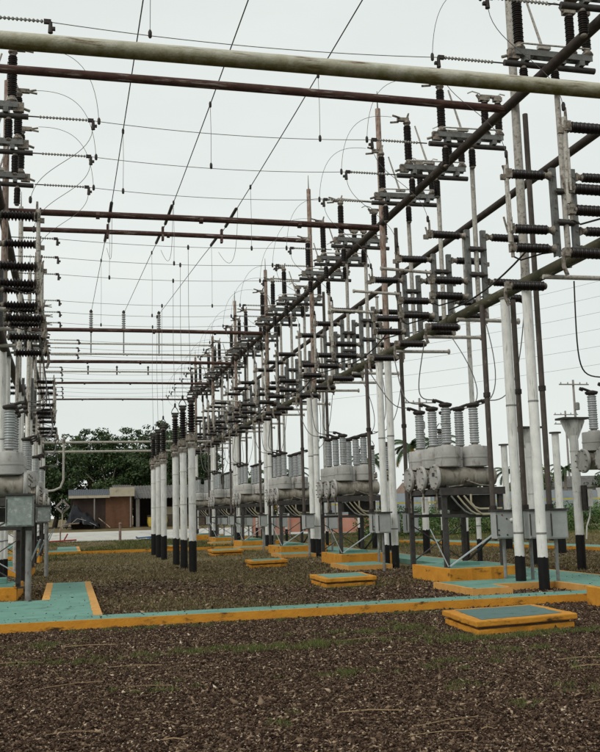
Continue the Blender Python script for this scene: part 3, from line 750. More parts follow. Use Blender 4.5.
# ------------------------------------------------------------------ circuit breakers
BUSH = ins_mesh('bushing_porcelain', .90, .112, 15, 'grey_porcelain', .82, 16)
def breaker():
    """local: x=0 at the tank fronts, tanks along +x, three tanks in depth along +y; z from ground"""
    t = link('circuit_breaker', None)
    zt = 2.27
    for j in range(3):
        y = .35 + .83*j
        tk = link('tank', MB().lathe([(.22, 0), (.225, .05), (.215, .07), (.215, .5), (.222, .505), (.222, .525), (.215, .53), (.215, .83), (.222, .835), (.222, .855), (.215, .86), (.215, 1.27), (.19, 1.35)], (0, y, zt), (1, 0, 0), 20).mesh('tank', M['tank_low']), t)
        link('end_cover', MB().lathe([(.27, -.05), (.285, -.03), (.285, .01), (.27, .02)], (-.03, y, zt), (1, 0, 0), 20).mesh('end_cover', M['tank']), tk)
        b = MB()
        for i in range(10):
            a = 2*math.pi*i/10; b.lathe([(.02, -.1), (.02, -.07)], (-.03, y+.24*math.cos(a), zt+.24*math.sin(a)), (1, 0, 0), 6)
        tag(link('bolts', b.mesh('bolts', M['casting']), tk), kind='stuff')
        for x, ln in ((.28, -1), (.94, 1)):
            bs = link('bushing', BUSH, t, (x, y, zt+.69))
            link('housing', MB().lathe([(.16, -.48), (.28, -.46), (.285, -.455), (.285, -.275), (.296, -.27), (.296, -.235), (.285, -.23), (.285, -.035), (.275, -.02), (.14, -.005), (.13, .02)], n=22).mesh('housing', M['tank']), bs)
            b = MB().lathe([(.12, .87), (.15, .9), (.15, .94), (.06, .97)], n=14)
            b.tube((0, 0, .94), (ln*.24, 0, 1.02), .032, n=8).lathe([(.045, 0), (.045, .08)], (ln*.22, 0, .99), (ln, 0, .3), 8)
            link('terminal', b.mesh('terminal', M['clamp']), bs)
    f = MB()
    for y in (.1, 2.2): f.box((.72, y, 1.95), (1.5, .12, .16))
    for x in (.06, .72, 1.38): f.box((x, 1.15, 1.955), (.12, 1.98, .12))
    for j in range(3):
        for x in (.2, 1.2): f.box((x, .35+.83*j, 2.05), (.1, .3, .1))
    f.box((.72, .1, 1.42), (1.4, .06, .07)).box((.72, 2.2, 1.42), (1.4, .06, .07))
    link('frame', f.mesh('frame', M['galv_dark'], False), t)
    for x in (.06, 1.38):
        for y in (.1, 2.2):
            link('leg', MB().box((x, y, 1.06), (.1, .02, 1.62)).box((x-.04, y+.05, 1.06), (.02, .09, 1.62)).box((x, y, .265), (.2, .2, .03)).mesh('leg', M['galv_dark'], False), t)
    link('brace', MB().bar((-.3, .12, 1.15), (.04, .02, .35), .07, .02).mesh('brace', M['pale_brace'], False), t)
    link('brace', MB().bar((.07, .02, .35), (1.36, .02, 1.15), .07, .02).mesh('brace', M['pale_brace'], False), t)
    link('brace', MB().bar((.07, 2.26, 1.2), (1.36, 2.26, .35), .06, .02).bar((.06, 2.28, .35), (1.36, 2.28, 1.2), .06, .02).mesh('brace', M['galv_dark'], False), t)
    link('brace', MB().bar((1.44, .12, 1.2), (1.44, 2.2, .35), .06, .02).mesh('brace', M['galv_dark'], False), t)
    link('mechanism_box', MB().box((.98, .9, 1.62), (.62, .9, .5)).box((.5, 1.0, 1.7), (.3, .6, .3)).mesh('mechanism_box', M['galv_dark'], False), t)
    for i, (x0, d) in enumerate(((.18, 0), (.32, .06), (.46, .12))):
        link('conduit', MB().path([(x0, .02-d*.3, 1.85), (x0+.14, .02-d*.3, 1.68), (x0+.3, .02-d*.3, 1.52), (x0+.42, .02-d*.3, 1.46-d*.2), (1.3, .02-d*.3, 1.46-d*.2)], .02, 7).mesh('conduit', M['conduit'] if i else M['galv']), t)
    link('conduit', MB().path([(.62, -.02, 1.88), (.62, -.02, 1.7), (.7, -.02, 1.6), (.82, -.02, 1.56), (1.34, -.02, 1.56)], .022, 7).mesh('conduit', M['conduit']), t)
    for j in range(3):
        link('drain_pipe', MB().tube((-.02, .35+.83*j, 2.0), (-.02, .35+.83*j, 1.5), .022, n=7).lathe([(.05, 0), (.05, .08)], (-.02, .35+.83*j, 1.96), n=8).mesh('drain_pipe', M['casting']), t)
    link('nameplate', MB().box((-.087, .35, 2.33), (.008, .13, .08)).mesh('nameplate', M['galv_dark'], False), t)
    link('gauge', MB().lathe([(.045, -.06), (.05, 0), (.04, .015)], (.62, .1, 2.2), (0, -1, 0), 12).mesh('gauge', M['casting']), t)
    link('pressure_pipe', MB().path([(.18, .12, 2.05), (.5, .1, 2.08), (.55, .12, 2.2), (.9, .1, 2.08), (1.3, .12, 2.05)], .014, 6).mesh('pressure_pipe', M['casting']), t)
    link('pump_base', MB().box((.7, .9, .34), (.7, .5, .1)).mesh('pump_base', M['teal'], False), t)
    return t
BR = breaker()
gb = 'grey three-tank circuit breakers'
first = True
for k in (0, 1, 2, 3, 4, 5, -1):
    for side in (1, -1):
        if side < 0 and (k < 0 or k > 3): continue
        if side > 0 and k == -1:
            X, Y = 11.78, 18.3                # only its left end shows at the right frame edge
        else:
            X, Y = (7.92, BY(k)) if side > 0 else (mx(7.92)-.1, BY(k) + 2.2 + .55)
        b = BR if first else copy_tree(BR); first = False
        b.location = (X, Y, 0); b.rotation_euler = (0, 0, 0 if side > 0 else math.pi)
        lab = 'grey breaker cut by right frame edge beyond the flared post' if k == -1 else f'grey breaker with three horizontal tanks in {"right" if side > 0 else "left"} row, {ORD[k]} from the camera'
        tag(b, lab, 'breaker', gb)
        if k < 0:
            b.location.z = .33
            for ch in b.children:
                if ch.name.split('.')[0] in ('leg', 'brace', 'frame', 'conduit', 'drain_pipe', 'pump_base', 'mechanism_box'): ch.location.x = .7
            continue
        for j in range(3):
            yy = (BY(k)+.35+.83*j) if side > 0 else (BY(k)+2.75-.35-.83*j)
            sx = (lambda v: v) if side > 0 else mx
            pk = min(range(3), key=lambda p: abs(phY(k, p)-yy))
            wire(bez([(sx(7.96), yy, 3.99), (sx(7.5), yy, 3.97), (sx(7.55), yy+.1, 4.1), (sx(7.72), phY(k, j), 5.3)]) , .013,
                 f'jumper up from {ORD[j]} left-hand bushing, {ORD[k]} breaker of {"right" if side > 0 else "left"} row', GJ, 'wire', clamps=False)
            if side > 0:
                wire(bez([(9.2, yy, 3.99), (9.8, yy, 3.9), (10.1, yy+.1, 4.4), (10.2, phY(k, j), 6.15)]), .013,
                     f'jumper up from {ORD[j]} right-hand bushing, {ORD[k]} breaker of right row', GJ, 'wire', clamps=False)
wire(bez([(10.0, 17.2, 6.1), (10.05, 17.4, 3.9), (10.4, 18.0, 4.3), (11.75, 18.7, 4.33)]), .016, 'thick drooping jumper from right gantry to breaker at frame edge', GJ, 'dark_wire', clamps=False)
wire(bez([(9.6, 14.75, 6.4), (9.75, 14.75, 4.8), (9.95, 14.75, 4.2), (10.9, 14.9, 4.4)]), .013, 'drooping jumper at right frame edge beneath nearest side switch', GJ, 'dark_wire', clamps=False)

pad('breaker_pad', [(12.3, 18.0), (14.2, 18.0), (14.2, 20.6), (12.3, 20.6)], .6, 'tall breaker plinth just outside right frame edge', 'plinth', 'plinths under the breakers')
# ------------------------------------------------------------------ operating pipes, control cabinets
def cabinet(loc, w, h, d, m, label, legs, group, face=True):
    t = thing('control_cabinet', label, 'cabinet', loc, 0, group)
    bev(link('case', MB().box((0, 0, 0), (w, d, h)).mesh('case', M[m], False), t), .012)
    dr = bev(link('door', MB().box((0, -d/2-.008, 0), (w-.05, .016, h-.05)).mesh('door', M[m], False), t), .005)
    if face:
        link('handle', MB().lathe([(.04, 0), (.045, .02), (.02, .05)], (w*.22, -d/2-.016, h*.17), (0, -1, 0), 10).tube((w*.2, -d/2-.06, h*.17), (w*.36, -d/2-.06, h*.22), .018, n=6).mesh('handle', M['white_paint']), dr)
        link('indicator_lamp', MB().lathe([(.018, 0), (.014, .012)], (-w*.2, -d/2-.016, h*.36), (0, -1, 0), 8).mesh('indicator_lamp', M['red']), dr)
        b = MB()
        for x, z in ((-.38, -.18), (-.38, -.36), (0, -.36), (0, .22)): b.lathe([(.018, 0), (.016, .012)], (w*x, -d/2-.016, h*z), (0, -1, 0), 8)
        tag(link('bolts', b.mesh('bolts', M['clamp']), dr), kind='stuff')
    for x in legs:
        link('leg', MB().tube((x, .05, -h/2), (x, .05, -loc[2]-.1), .036, n=8).mesh('leg', M['galv']), t)
    link('hinge', MB().tube((-w/2+.02, -d/2-.02, -h*.38), (-w/2+.02, -d/2-.02, h*.38), .012, n=6).mesh('hinge', M['galv_dark']), dr)
    link('rain_hood', MB().box((0, -.02, h/2+.015), (w+.06, d+.08, .03)).mesh('rain_hood', M['galv_dark'], False), t)
    return t
for k in range(-1, 5):
    y0 = phY(k, 2) + .5
    wire(sag((8.62, y0, 6.55), (8.62, y0+4.2, 6.16), .18, 10), .02, f'thick dark cable drooping along right lower beam, {ORD[k+1]} from the camera', 'dark cables along the lower beam', 'dark_wire', clamps=False)
gc, go = 'grey control cabinets on pipe legs', 'slim dark operating pipes of the switches'
for k in range(0, 6):
    y0 = bayY(k)
    for i, (x, dy, w) in enumerate(((8.77, 1.3, .48), (9.1, .75, .2), (9.36, .2, .38))):
        cabinet((x, y0+dy, 1.22), w, .56, .25, 'cabinet', f'grey control cabinet by {ORD[k]} right column pair, {["left", "middle", "right"][i]} of three', (0.0,), gc, i == 0)
        h = (5.9, 5.9, 9.8)[i]; px = x - .12 if i == 0 else x
        t = thing('operating_pipe', f'slim dark operating pipe by {ORD[k]} right column pair, {["left", "middle", "tall right"][i]} one', 'pipe', (px, y0+dy+.22, 0), 0, go)
        link('pipe', MB().tube((0, 0, .9), (0, 0, h), .056, n=10).mesh('pipe', M['op_pipe']), t)
        link('coupling', MB().lathe([(.08, 1.5), (.08, 1.62)], n=10).mesh('coupling', M['clamp']), t); link('coupling', MB().lathe([(.075, 3.9), (.075, 4.0)], n=10).mesh('coupling', M['clamp']), t)
    if k >= 1: cabinet((8.35, y0-.4, 1.25), .34, .5, .22, 'cabinet', f'small pale cabinet left of {ORD[k]} right column pair', (0.0,), gc, False)
cabinet((8.05, 24.2, 1.25), .36, .52, .22, 'cabinet', 'small pale cabinet left of the first right breaker stand', (0.0,), gc, False)
gl = 'green-grey cabinets of the left row'
cabinet((-.89, 19.55, 1.76), .52, .6, .3, 'green_cabinet', 'mottled green-grey cabinet under the nearest left breaker', (), gl, False)
t = thing('conduit_riser', 'grey pipe rising from gravel into the mottled left cabinet', 'pipe', (-.72, 19.6, 0))
link('pipe', MB().tube((0, 0, -.1), (0, 0, 1.45), .06, n=12).mesh('pipe', M['galv']), t)
link('lock_ring', MB().lathe([(.08, 1.38), (.08, 1.452)], n=12).mesh('lock_ring', M['galv_dark']), t)
cabinet((-.64, 28.0, 1.72), .4, .45, .3, 'green_cabinet', 'second mottled cabinet of the left row, smaller and farther', (), gl, False)
t = thing('conduit_riser', 'grey pipe carrying the second mottled left cabinet', 'pipe', (-.55, 27.95, 0))
link('pipe', MB().tube((0, 0, -.1), (0, 0, 1.47), .055, n=12).mesh('pipe', M['galv']), t)
for k in range(1, 5):
    for i, x in enumerate((-1.3, -1.75)):
        t = thing('operating_pipe', f'slim pale operating pipe of left row, {ORD[k]} column pair, {["inner", "outer"][i]} one', 'pipe', (x, bayY(k)+.5+.5*i, 0), 0, go)
        link('pipe', MB().tube((0, 0, .3), (0, 0, 6.0), .045, n=10).mesh('pipe', M['pale_arm']), t)
        link('coupling', MB().lathe([(.07, 1.5), (.07, 1.62)], n=10).mesh('coupling', M['clamp']), t)
t = thing('bent_pipe', 'pale pipe dropping from low crossbar and bending left to the breaker', 'pipe', (-.2, 52.5, 0))
link('pipe', MB().path([(0, 0, 5.9), (0, 0, 4.6), (0, 0, 3.6), (-.15, 0, 3.2), (-.5, 0, 3.05), (-1.1, 0, 3.0)], .06, 8).mesh('pipe', M['pale_arm']), t)
link('joint', MB().lathe([(.09, 5.55), (.09, 5.75)], n=8).mesh('joint', M['casting']), t)

# ------------------------------------------------------------------ background: shed, stall, walls, houses
def px2(x, Y): return (x-67)/924.0*Y
t = thing('shed', 'roadside shed with brown tarp walls and blue-grey sheet roof', 'shed', (2.6, 77.5, .75))
def tarp(x0, x1, z0, z1, y, wob=.05, nx=14, nz=6):
    b = MB()
    for j in range(nz+1):
        for i in range(nx+1):
            x = x0 + (x1-x0)*i/nx; z = z0 + (z1-z0)*j/nz
            b.v.append((x, y + wob*math.sin(x*5.1+z) + wob*.6*math.sin(x*11+z*2.3), z))
    for j in range(nz):
        for i in range(nx):
            q = j*(nx+1)+i; b.face((q, q+1, q+nx+2, q+nx+1))
    n = len(b.v); b.v += [(x, y0+.04, z) for x, y0, z in b.v]; k = len(b.f)
    for f in list(b.f): b.face(tuple(n+i for i in reversed(f)))
    return b
link('wall', tarp(-2.2, .3, 0, 2.35, -.9).mesh('wall', M['dark_brown_tarp']), t)['label'] = 'dark brown tarp wall'
link('wall', tarp(.3, 2.35, 0, 2.4, -.95).mesh('wall', M['brown_tarp']), t)['label'] = 'lighter brown tarp wall'
link('side_wall', MB().prism([(2.3, -.85), (2.36, -.85), (2.36, 2.5), (2.3, 2.5)], 0, 2.4).mesh('side_wall', M['dark_inside'], False), t)
link('side_wall', MB().prism([(-2.3, -.6), (-2.24, -.6), (-2.24, 2.5), (-2.3, 2.5)], 0, 2.3).mesh('side_wall', M['dark_inside'], False), t)
link('back_wall', MB().box((0, 2.5, 1.3), (4.6, .06, 2.6)).mesh('back_wall', M['dark_inside'], False), t)
def sheet(x0, x1, y0, z0, y1, z1, m, n=24, amp=.03):
    b = MB()
    for i in range(n*2+1):
        x = x0 + (x1-x0)*i/(n*2); d = amp*(1 if i % 2 else -1)
        b.v += [(x, y0, z0+d), (x, y1, z1+d), (x, y0, z0+d-.04), (x, y1, z1+d-.04)]
    for i in range(n*2):
        q = 4*i; b.face((q, q+4, q+5, q+1)); b.face((q+2, q+3, q+7, q+6)); b.face((q, q+2, q+6, q+4)); b.face((q+1, q+5, q+7, q+3))
    return b.mesh('roof', M[m], False)
link('roof', sheet(-2.5, .95, -1.3, 2.53, 2.8, 3.1, 'roof_blue'), t)
link('roof_panel', MB().prism([(.6, -1.35), (2.5, -1.35), (2.5, -1.29), (.6, -1.29)], 2.4, 3.1).mesh('roof_panel', M['cream'], False), t)
link('roof', sheet(.96, 2.5, -1.28, 2.9, 2.8, 3.4, 'roof_grey', 10), t)
link('fascia', MB().box((-.95, -1.34, 2.42), (3.1, .05, .2)).mesh('fascia', M['cream'], False), t)
for x in (-.55, 2.2): link('post', MB().tube((x, -1.25, 0), (x, -1.25, 2.4), .05, n=8).mesh('post', M['wood_pole']), t)


b = MB(); nx, ny = 34, 12                        # draped black tarp heap
for jj in range(ny+1):
    for ii in range(nx+1):
        u, v = ii/nx, jj/ny
        ridge = 1.75*min(1, u*5.5)*(1-u**1.3)**.8 + .12
        prof = math.sin(math.pi*min(1, .06+v*.9))**.7
        fold = .17*math.sin(17*u+5*v)+.12*math.sin(31*u-9*v)+.09*math.sin(7*u+13*v)+.05*math.sin(53*u+17*v)
        b.v.append((-1.65+2.5*u+.08*math.sin(9*v+20*u), -.8+1.5*v+fold*.5, max(-.02, ridge*prof + fold*prof*.8)))
for jj in range(ny):
    for ii in range(nx):
        q = jj*(nx+1)+ii; b.face((q, q+1, q+nx+2, q+nx+1))
t = thing('tarp_heap', 'crumpled black tarp heap in front of the brown shed', 'tarp', (1.55, 75.9, .78))
link('sheet', b.mesh('sheet', M['black_tarp']), t)
link('rope', MB().path([(-1.4, -.75, .25), (-.8, -.75, .75), (-.2, -.72, .6), (.6, -.7, .2)], .02, 5).mesh('rope', M['pale_cloth']), t)
t = thing('plank', 'pale plank leaning at the foot of the black tarp heap', 'plank', (2.75, 75.2, .78))
link('board', MB().bar((-.4, .15, .75), (.45, 0, .02), .16, .04).mesh('board', M['cream'], False), t)
link('batten', MB().bar((-.1, .03, .5), (.12, -.03, .3), .3, .04).mesh('batten', M['bark'], False), t)

t = thing('market_stall', 'long open roadside stall with grey sheet roof and dark inside', 'stall', (10.1, 78.5, .75))
link('roof', sheet(-4.95, 5.6, -1.8, 2.25, 2.6, 3.35, 'roof_grey', 46), t)
link('back_wall', MB().box((.3, 2.3, 1.25), (10.2, .08, 2.5)).mesh('back_wall', M['dark_inside'], False), t)
link('wall', MB().box((3.9, -.6, 1.1), (2.0, .08, 2.2)).mesh('wall', M['dark_inside'], False), t)
link('counter', MB().box((-1.6, -.4, .45), (4.6, .6, .9)).mesh('counter', M['bark'], False), t)
for x in (-4.6, -2.9, -.6, 1.6, 3.0, 5.2): link('post', MB().tube((x, -1.55, 0), (x, -1.55, 2.2), .05, n=8).mesh('post', M['wood_pole']), t)
link('curtain', tarp(-4.85, -4.6, 0, 2.2, -1.65, .05, 6, 6).mesh('curtain', M['wood_pole']), t)
link('sign_board', MB().box((-1.2, -1.5, 1.75), (.75, .04, .6)).mesh('sign_board', M['cream'], False), t)
link('blue_panel', MB().box((5.0, -.7, .8), (.9, .06, .9)).mesh('blue_panel', M['blue_plastic'], False), t)
gs = 'goods set out on the roadside stall'
GD_ = [(-3.6, .0, .7, 'yellow', 'yellow tub at left of the stall counter foot'), (-2.7, .02, .75, 'yellow', 'yellow tub below the stall sign board'), (-2.1, .92, .6, 'cream', 'cream box on the stall counter'), (-3.3, .92, .3, 'pale_cloth', 'pale sack on left end of the stall counter'),
       (-1.0, .92, .5, 'yellow', 'yellow tub on the stall counter by its middle post'), (.2, .92, .4, 'cream', 'cream box on right end of the stall counter'), (-3.0, 1.75, .22, 'red', 'small red lantern hanging under the stall roof')]
for dx, z, s, m_, lab in GD_:
    t = thing('tub' if 'tub' in lab else 'box' if 'box' in lab else 'sack' if 'sack' in lab else 'lantern', lab, lab.split(' ')[1] if 'red' not in lab else 'lantern', (10.1+dx, 77.3 if z < .5 else 78.1 if z < 1.5 else 77.0, .75+z), 0, gs)
    if 'box' in lab:
        link('carton', MB().box((0, 0, s/2), (s, s*.8, s)).mesh('carton', M[m_], False), t); link('flap', MB().box((0, -s*.2, s+.012), (s*.96, s*.36, .02)).mesh('flap', M['bark'], False), t)
    else:
        link('body', MB().lathe([(s*.36, 0), (s*.5, s*.5), (s*.46, s)], n=12).mesh('body', M[m_]), t); link('rim', MB().lathe([(s*.5, s), (s*.5, s*1.06)], n=12).mesh('rim', M[m_]), t)

# road furniture
t = thing('road_sign', 'white diamond road sign seen from behind beside the shed', 'sign', (-.35, 80, .75))
link('post', MB().tube((0, 0, 0), (0, 0, 1.5), .06, n=8).mesh('post', M['cream']), t)
q = MB()
for a, c in (((-.5, 1.75), (0, 2.25)), ((0, 2.25), (.5, 1.75)), ((.5, 1.75), (0, 1.25)), ((0, 1.25), (-.5, 1.75))):
    q.bar((a[0], -.08, a[1]), (c[0], -.08, c[1]), .05, .16)
link('border', q.mesh('border', M['wood_pole'], False), t)
link('plate', MB().bar((-.02, -.05, 1.4), (.02, -.05, 2.1), .66, .02).mesh('plate', M['galv_dark'], False), t)
t = thing('hand_rail', 'rusty bent pipe rail at the road edge in left distance', 'rail', (-.42, 66, .1))
link('rail', MB().path([(0, 0, 0), (0, 0, .8), (.1, 0, 1.0), (.6, .3, 1.1), (1.2, .8, 1.12)], .05, 7).mesh('rail', M['rust_column']), t)
link('foot', MB().box((0, 0, .02), (.25, .25, .06)).mesh('foot', M['rust_column'], False), t)
t = thing('marker_post', 'short rusty post standing before the pale road', 'post', (3.3, 63, 0))
link('stem', MB().tube((0, 0, -.1), (0, 0, 1.15), .09, .08, n=9).mesh('stem', M['rust_column']), t)
link('cap', MB().lathe([(.1, 1.15), (.06, 1.22)], n=9).mesh('cap', M['rust_column']), t)
t = thing('blue_sheet', 'flat blue plastic sheet lying at the road foot', 'sheet', (5.3, 64.5, .03))
b = tarp(-.9, .9, -.4, .4, 0, .05, 14, 6); b.v = [(x, z, y+.12+.05*math.sin(x*4)) for x, y, z in b.v]
link('fabric', b.mesh('fabric', M['blue_plastic']), t); link('fold', MB().path([(-.9, -.4, .15), (0, -.42, .2), (.9, -.4, .15)], .05, 6).mesh('fold', M['blue_plastic']), t)
t = thing('red_frame', 'low red metal frame lying in the grass at far left', 'frame', (-.3, 63.5, 0))
link('bar', MB().tube((-.9, 0, .14), (.9, 0, .2), .05, n=7).mesh('bar', M['red']), t)
link('bar', MB().tube((.1, 0, .15), (.35, .1, .6), .045, n=7).mesh('bar', M['red']), t)

# faded orange safety netting on posts behind the right breakers
t = thing('safety_fence', 'faded orange netting fence on posts behind the right row', 'fence', (15.5, 59, 0))
for i in range(4):
    x0 = -4.4 + i*2.4
    b = tarp(x0, x0+2.4, .25+.1*(i % 2), 1.35-.12*(i % 2), 0, .07, 16, 5)
    link('net', b.mesh('net', M['mesh_orange']), t)
for i in range(5): link('post', MB().tube((-4.4+i*2.4, -.08, -.1), (-4.4+i*2.4, -.08, 1.6), .035, n=7).mesh('post', M['wood_pole']), t)

t = thing('boundary_wall', 'long blue-grey boundary wall beyond the grass at right', 'wall', (52, 96, .3))
for i in range(11): link('panel', MB().box((-27.5+i*5.0, 0, 1.4), (4.9, .2, 2.8 + .12*(i % 3))).mesh('panel', M['wall_grey'], False), t)
for i in range(12): link('pier', MB().box((-30+i*5.0, -.08, 1.5), (.35, .4, 3.1)).mesh('pier', M['wall_white'], False), t)
def house(x, y, w, d, h, m_, rm, label):
    t = thing('house', label, 'house', (x, y, .3))
    link('wall', MB().box((0, 0, h/2), (w, d, h)).mesh('wall', M[m_], False), t)
    b = MB(); z = h
    b.v = [(-w/2-.4, -d/2-.4, z), (w/2+.4, -d/2-.4, z), (w/2+.4, d/2+.4, z), (-w/2-.4, d/2+.4, z), (-w/2-.4, 0, z+1.5), (w/2+.4, 0, z+1.5)]
    b.f = [(0, 1, 5, 4), (2, 3, 4, 5), (1, 2, 5), (3, 0, 4), (3, 2, 1, 0)]; b.mi = [0]*5
    link('roof', b.mesh('roof', M[rm], False), t)
    for i in range(3):
        f = link('window', MB().box((-w/3+i*w/3, -d/2-.02, h*.55), (1.1, .1, 1.2)).mesh('window', M['white_far'], False), t)
        link('pane', MB().box((-w/3+i*w/3, -d/2-.08, h*.55), (.9, .04, 1.0)).mesh('pane', M['roof_blue'], False), f)
    return t
house(61, 112, 11, 8, 3.4, 'wall_white', 'roof_grey', 'white house with grey roof behind wall at far right')
house(47, 118, 9, 8, 3.2, 'cream', 'rust_column', 'cream house with rusty roof left of the white house')
house(33, 125, 12, 8, 3.2, 'wall_white', 'roof_blue', 'low white building with blue-grey roof far behind the breakers')

# utility poles and their lines
def upole(x, y, h, label, arms=1):
    t = thing('utility_pole', label, 'utility pole', (x, y, .3), 0, 'utility poles in the distance')
    link('pole', MB().tube((0, 0, 0), (0, 0, h), .17, .11, n=9).mesh('pole', M['wood_pole']), t)
    for i in range(arms):
        z = h-.5-i*1.2; a = link('cross_arm', MB().box((0, -.14, z), (3.4, .12, .12)).mesh('cross_arm', M['wood_pole'], False), t)
        for s in (-1.5, -.7, .7, 1.5): link('insulator', MB().lathe([(.04, 0), (.08, .06), (.05, .2)], (s, -.14, z+.06), n=8).mesh('insulator', M['grey_porcelain']), a)
    link('transformer', MB().lathe([(.2, 0), (.25, .05), (.25, .7), (.15, .8)], (.1, -.35, h-3.2), n=10).mesh('transformer', M['galv']), t)
    return t
upole(51.4, 90, 14.2, 'slim pole with cross-arm rising behind the flared post plate')
upole(62, 111, 13.2, 'smaller pole with cross-arm left of the flared post', 2)
upole(35, 92, 12.5, 'pole with cross-arm far behind first right breaker', 1)
for i in range(6):
    z = 15.5 + i*2.2
    wire(sag((20+i*3, 95, z*.8), (75, 78, z+3.5), .8, 14), .013, f'faint distant power line in the right sky, {ORD[i]} from the bottom', 'faint distant power lines', clamps=False, name='power_line')
t = thing('marker_tape', 'yellow tape line strung along the far green hedge', 'tape', (40, 63, 0))
link('tape', MB().box((0, 0, 2.0), (46, .02, .09)).mesh('tape', M['tape'], False), t)
for i in range(8): link('post', MB().tube((-22+i*6.3, .05, -.1), (-22+i*6.3, .05, 2.1), .035, n=7).mesh('post', M['white_far']), t)

# ------------------------------------------------------------------ vegetation
def leaf_cloud(centers, radii, n, size, flat=.6, up=.35):
    """n leaf quads spread mostly over the shells of the clumps"""
    centers = np.array(centers); radii = np.array(radii)
    w = (radii**2); w = w/w.sum()
    idx = rng.choice(len(centers), n, p=w)
    d = rng.normal(size=(n, 3)); d /= np.linalg.norm(d, axis=1)[:, None]
    rr = rng.uniform(.45, 1.08, n)**.6
    P = centers[idx] + d*(rr*radii[idx])[:, None]*np.array([1, 1, flat])
    nr = d + rng.normal(size=(n, 3))*.6 + np.array([0, 0, up]); nr /= np.linalg.norm(nr, axis=1)[:, None]
    a = np.cross(nr, rng.normal(size=(n, 3))); a /= np.linalg.norm(a, axis=1)[:, None]
    b = np.cross(nr, a)
    s = size*rng.uniform(.6, 1.4, n)[:, None]
    V = np.stack([P-a*s, P-b*s*.55+nr*s*.12, P+a*s, P+b*s*.55+nr*s*.12], 1).reshape(-1, 3)
    F = np.arange(4*n).reshape(n, 4)
    return V, F
def tree(x, y, z0, h, R, label, n=2600, size=.3, leaf='leaf', trunk='bark', group='trees beyond the road', flat=.5, low=.3):
    t = thing('tree', label, 'tree', (x, y, z0), 0, group)
    b = MB(); cs, rs = [], []
    b.path([(0, 0, -.2), (.08*R, 0, h*.2), (.04*R, .1, h*.42)], [h*.032, h*.026, h*.02], 8)
    nb = 9
    for i in range(nb):
        a = 2.4*i + random.uniform(-.3, .3); r = R*random.uniform(.45, .9); z = h*random.uniform(.5, .88)
        p0 = (.05*R, .05, h*random.uniform(.22, .42)); p2 = (r*math.cos(a), r*math.sin(a), z)
        pm = (p2[0]*.45, p2[1]*.45, p0[2]+(z-p0[2])*.6)
        b.path([p0, pm, p2], [h*.014, h*.010, h*.004], 6)
        for k in range(3):
            cs.append((p2[0]+random.uniform(-.3, .3)*R, p2[1]+random.uniform(-.3, .3)*R, z+random.uniform(-.10, .12)*h)); rs.append(R*random.uniform(.2, .36))
    for k in range(8):
        a = random.uniform(0, 6.28); r = R*random.uniform(.5, .95)
        cs.append((r*math.cos(a), r*math.sin(a), h*random.uniform(low*.5, .55))); rs.append(R*random.uniform(.18, .32))
    for k in range(16):
        a = random.uniform(0, 6.28); q = random.uniform(.1, 1.25); cs.append((R*q*math.cos(a), R*q*math.sin(a), h*(1.04-.3*q*q+random.uniform(-.05, .05)))); rs.append(R*random.uniform(.09, .17))
    for k in range(4): cs.append((random.uniform(-.4, .4)*R, random.uniform(-.4, .4)*R, h*random.uniform(.85, .97))); rs.append(R*random.uniform(.16, .28))
    link('trunk', b.mesh('trunk', M[trunk]), t)
    V, F = leaf_cloud(cs, rs, n, size, flat)
    link('crown', np_mesh('crown', V, F, M[leaf]), t)
    return t
TR = [(-5.5, 92, 9.0, 4.5), (-1.2, 96, 8.8, 4.6), (2.2, 94, 9.2, 4.4), (5.2, 98, 9.6, 4.6), (8.2, 93, 9.8, 4.4), (10.6, 97, 9.9, 4.0), (12.6, 99, 8.0, 2.8), (3.6, 88, 7.0, 3.8), (-2.6, 87, 6.6, 3.6), (9.8, 88, 7.0, 3.8)]
TL = ['broad dark tree at far left behind the gantry posts', 'dark green tree just left of the shed behind the left pipes', 'dark green tree directly behind the brown shed roof', 'dark tree behind the right end of the brown shed', 'dark tree behind the left part of the stall roof',
      'tallest dark tree with spreading top behind the white post trios', 'smaller dark tree seen between the two white post trios', 'lower tree with pale forked trunk right behind the shed', 'lower dark bushy tree left of the road sign', 'lower dark tree behind the middle of the stall']
for (x, y, h, R), lab in zip(TR, TL):
    tree(x, y, .7, h*.93, R, lab, 9500, .14, trunk='pale_bark' if 'forked' in lab else 'bark')
TB = [(15.2, 105, 5.8, 2.6, 'small round tree seen right of the stall roof', 'leaf_light'), (19.4, 100, 5.4, 2.6, 'small light green tree behind the far breakers', 'leaf_light'), (22.0, 104, 4.6, 2.2, 'small yellow flowering tree behind the far breakers', 'leaf_yellow'),
      (30, 108, 5.2, 3.0, 'bushy tree between the second and first right breakers', 'leaf'), (44, 104, 5.5, 2.8, 'small tree behind the right column pair cabinets', 'leaf'), (55, 108, 6.0, 3.0, 'small tree beneath the distant pole at right', 'leaf_light'), (65, 105, 5.5, 3.2, 'bushy tree behind wall at right frame edge', 'leaf')]
for x, y, h, R, lab, lf in TB: tree(x, y, .3, h, R, lab, 2600, .15, lf, group='small trees far behind the breakers')

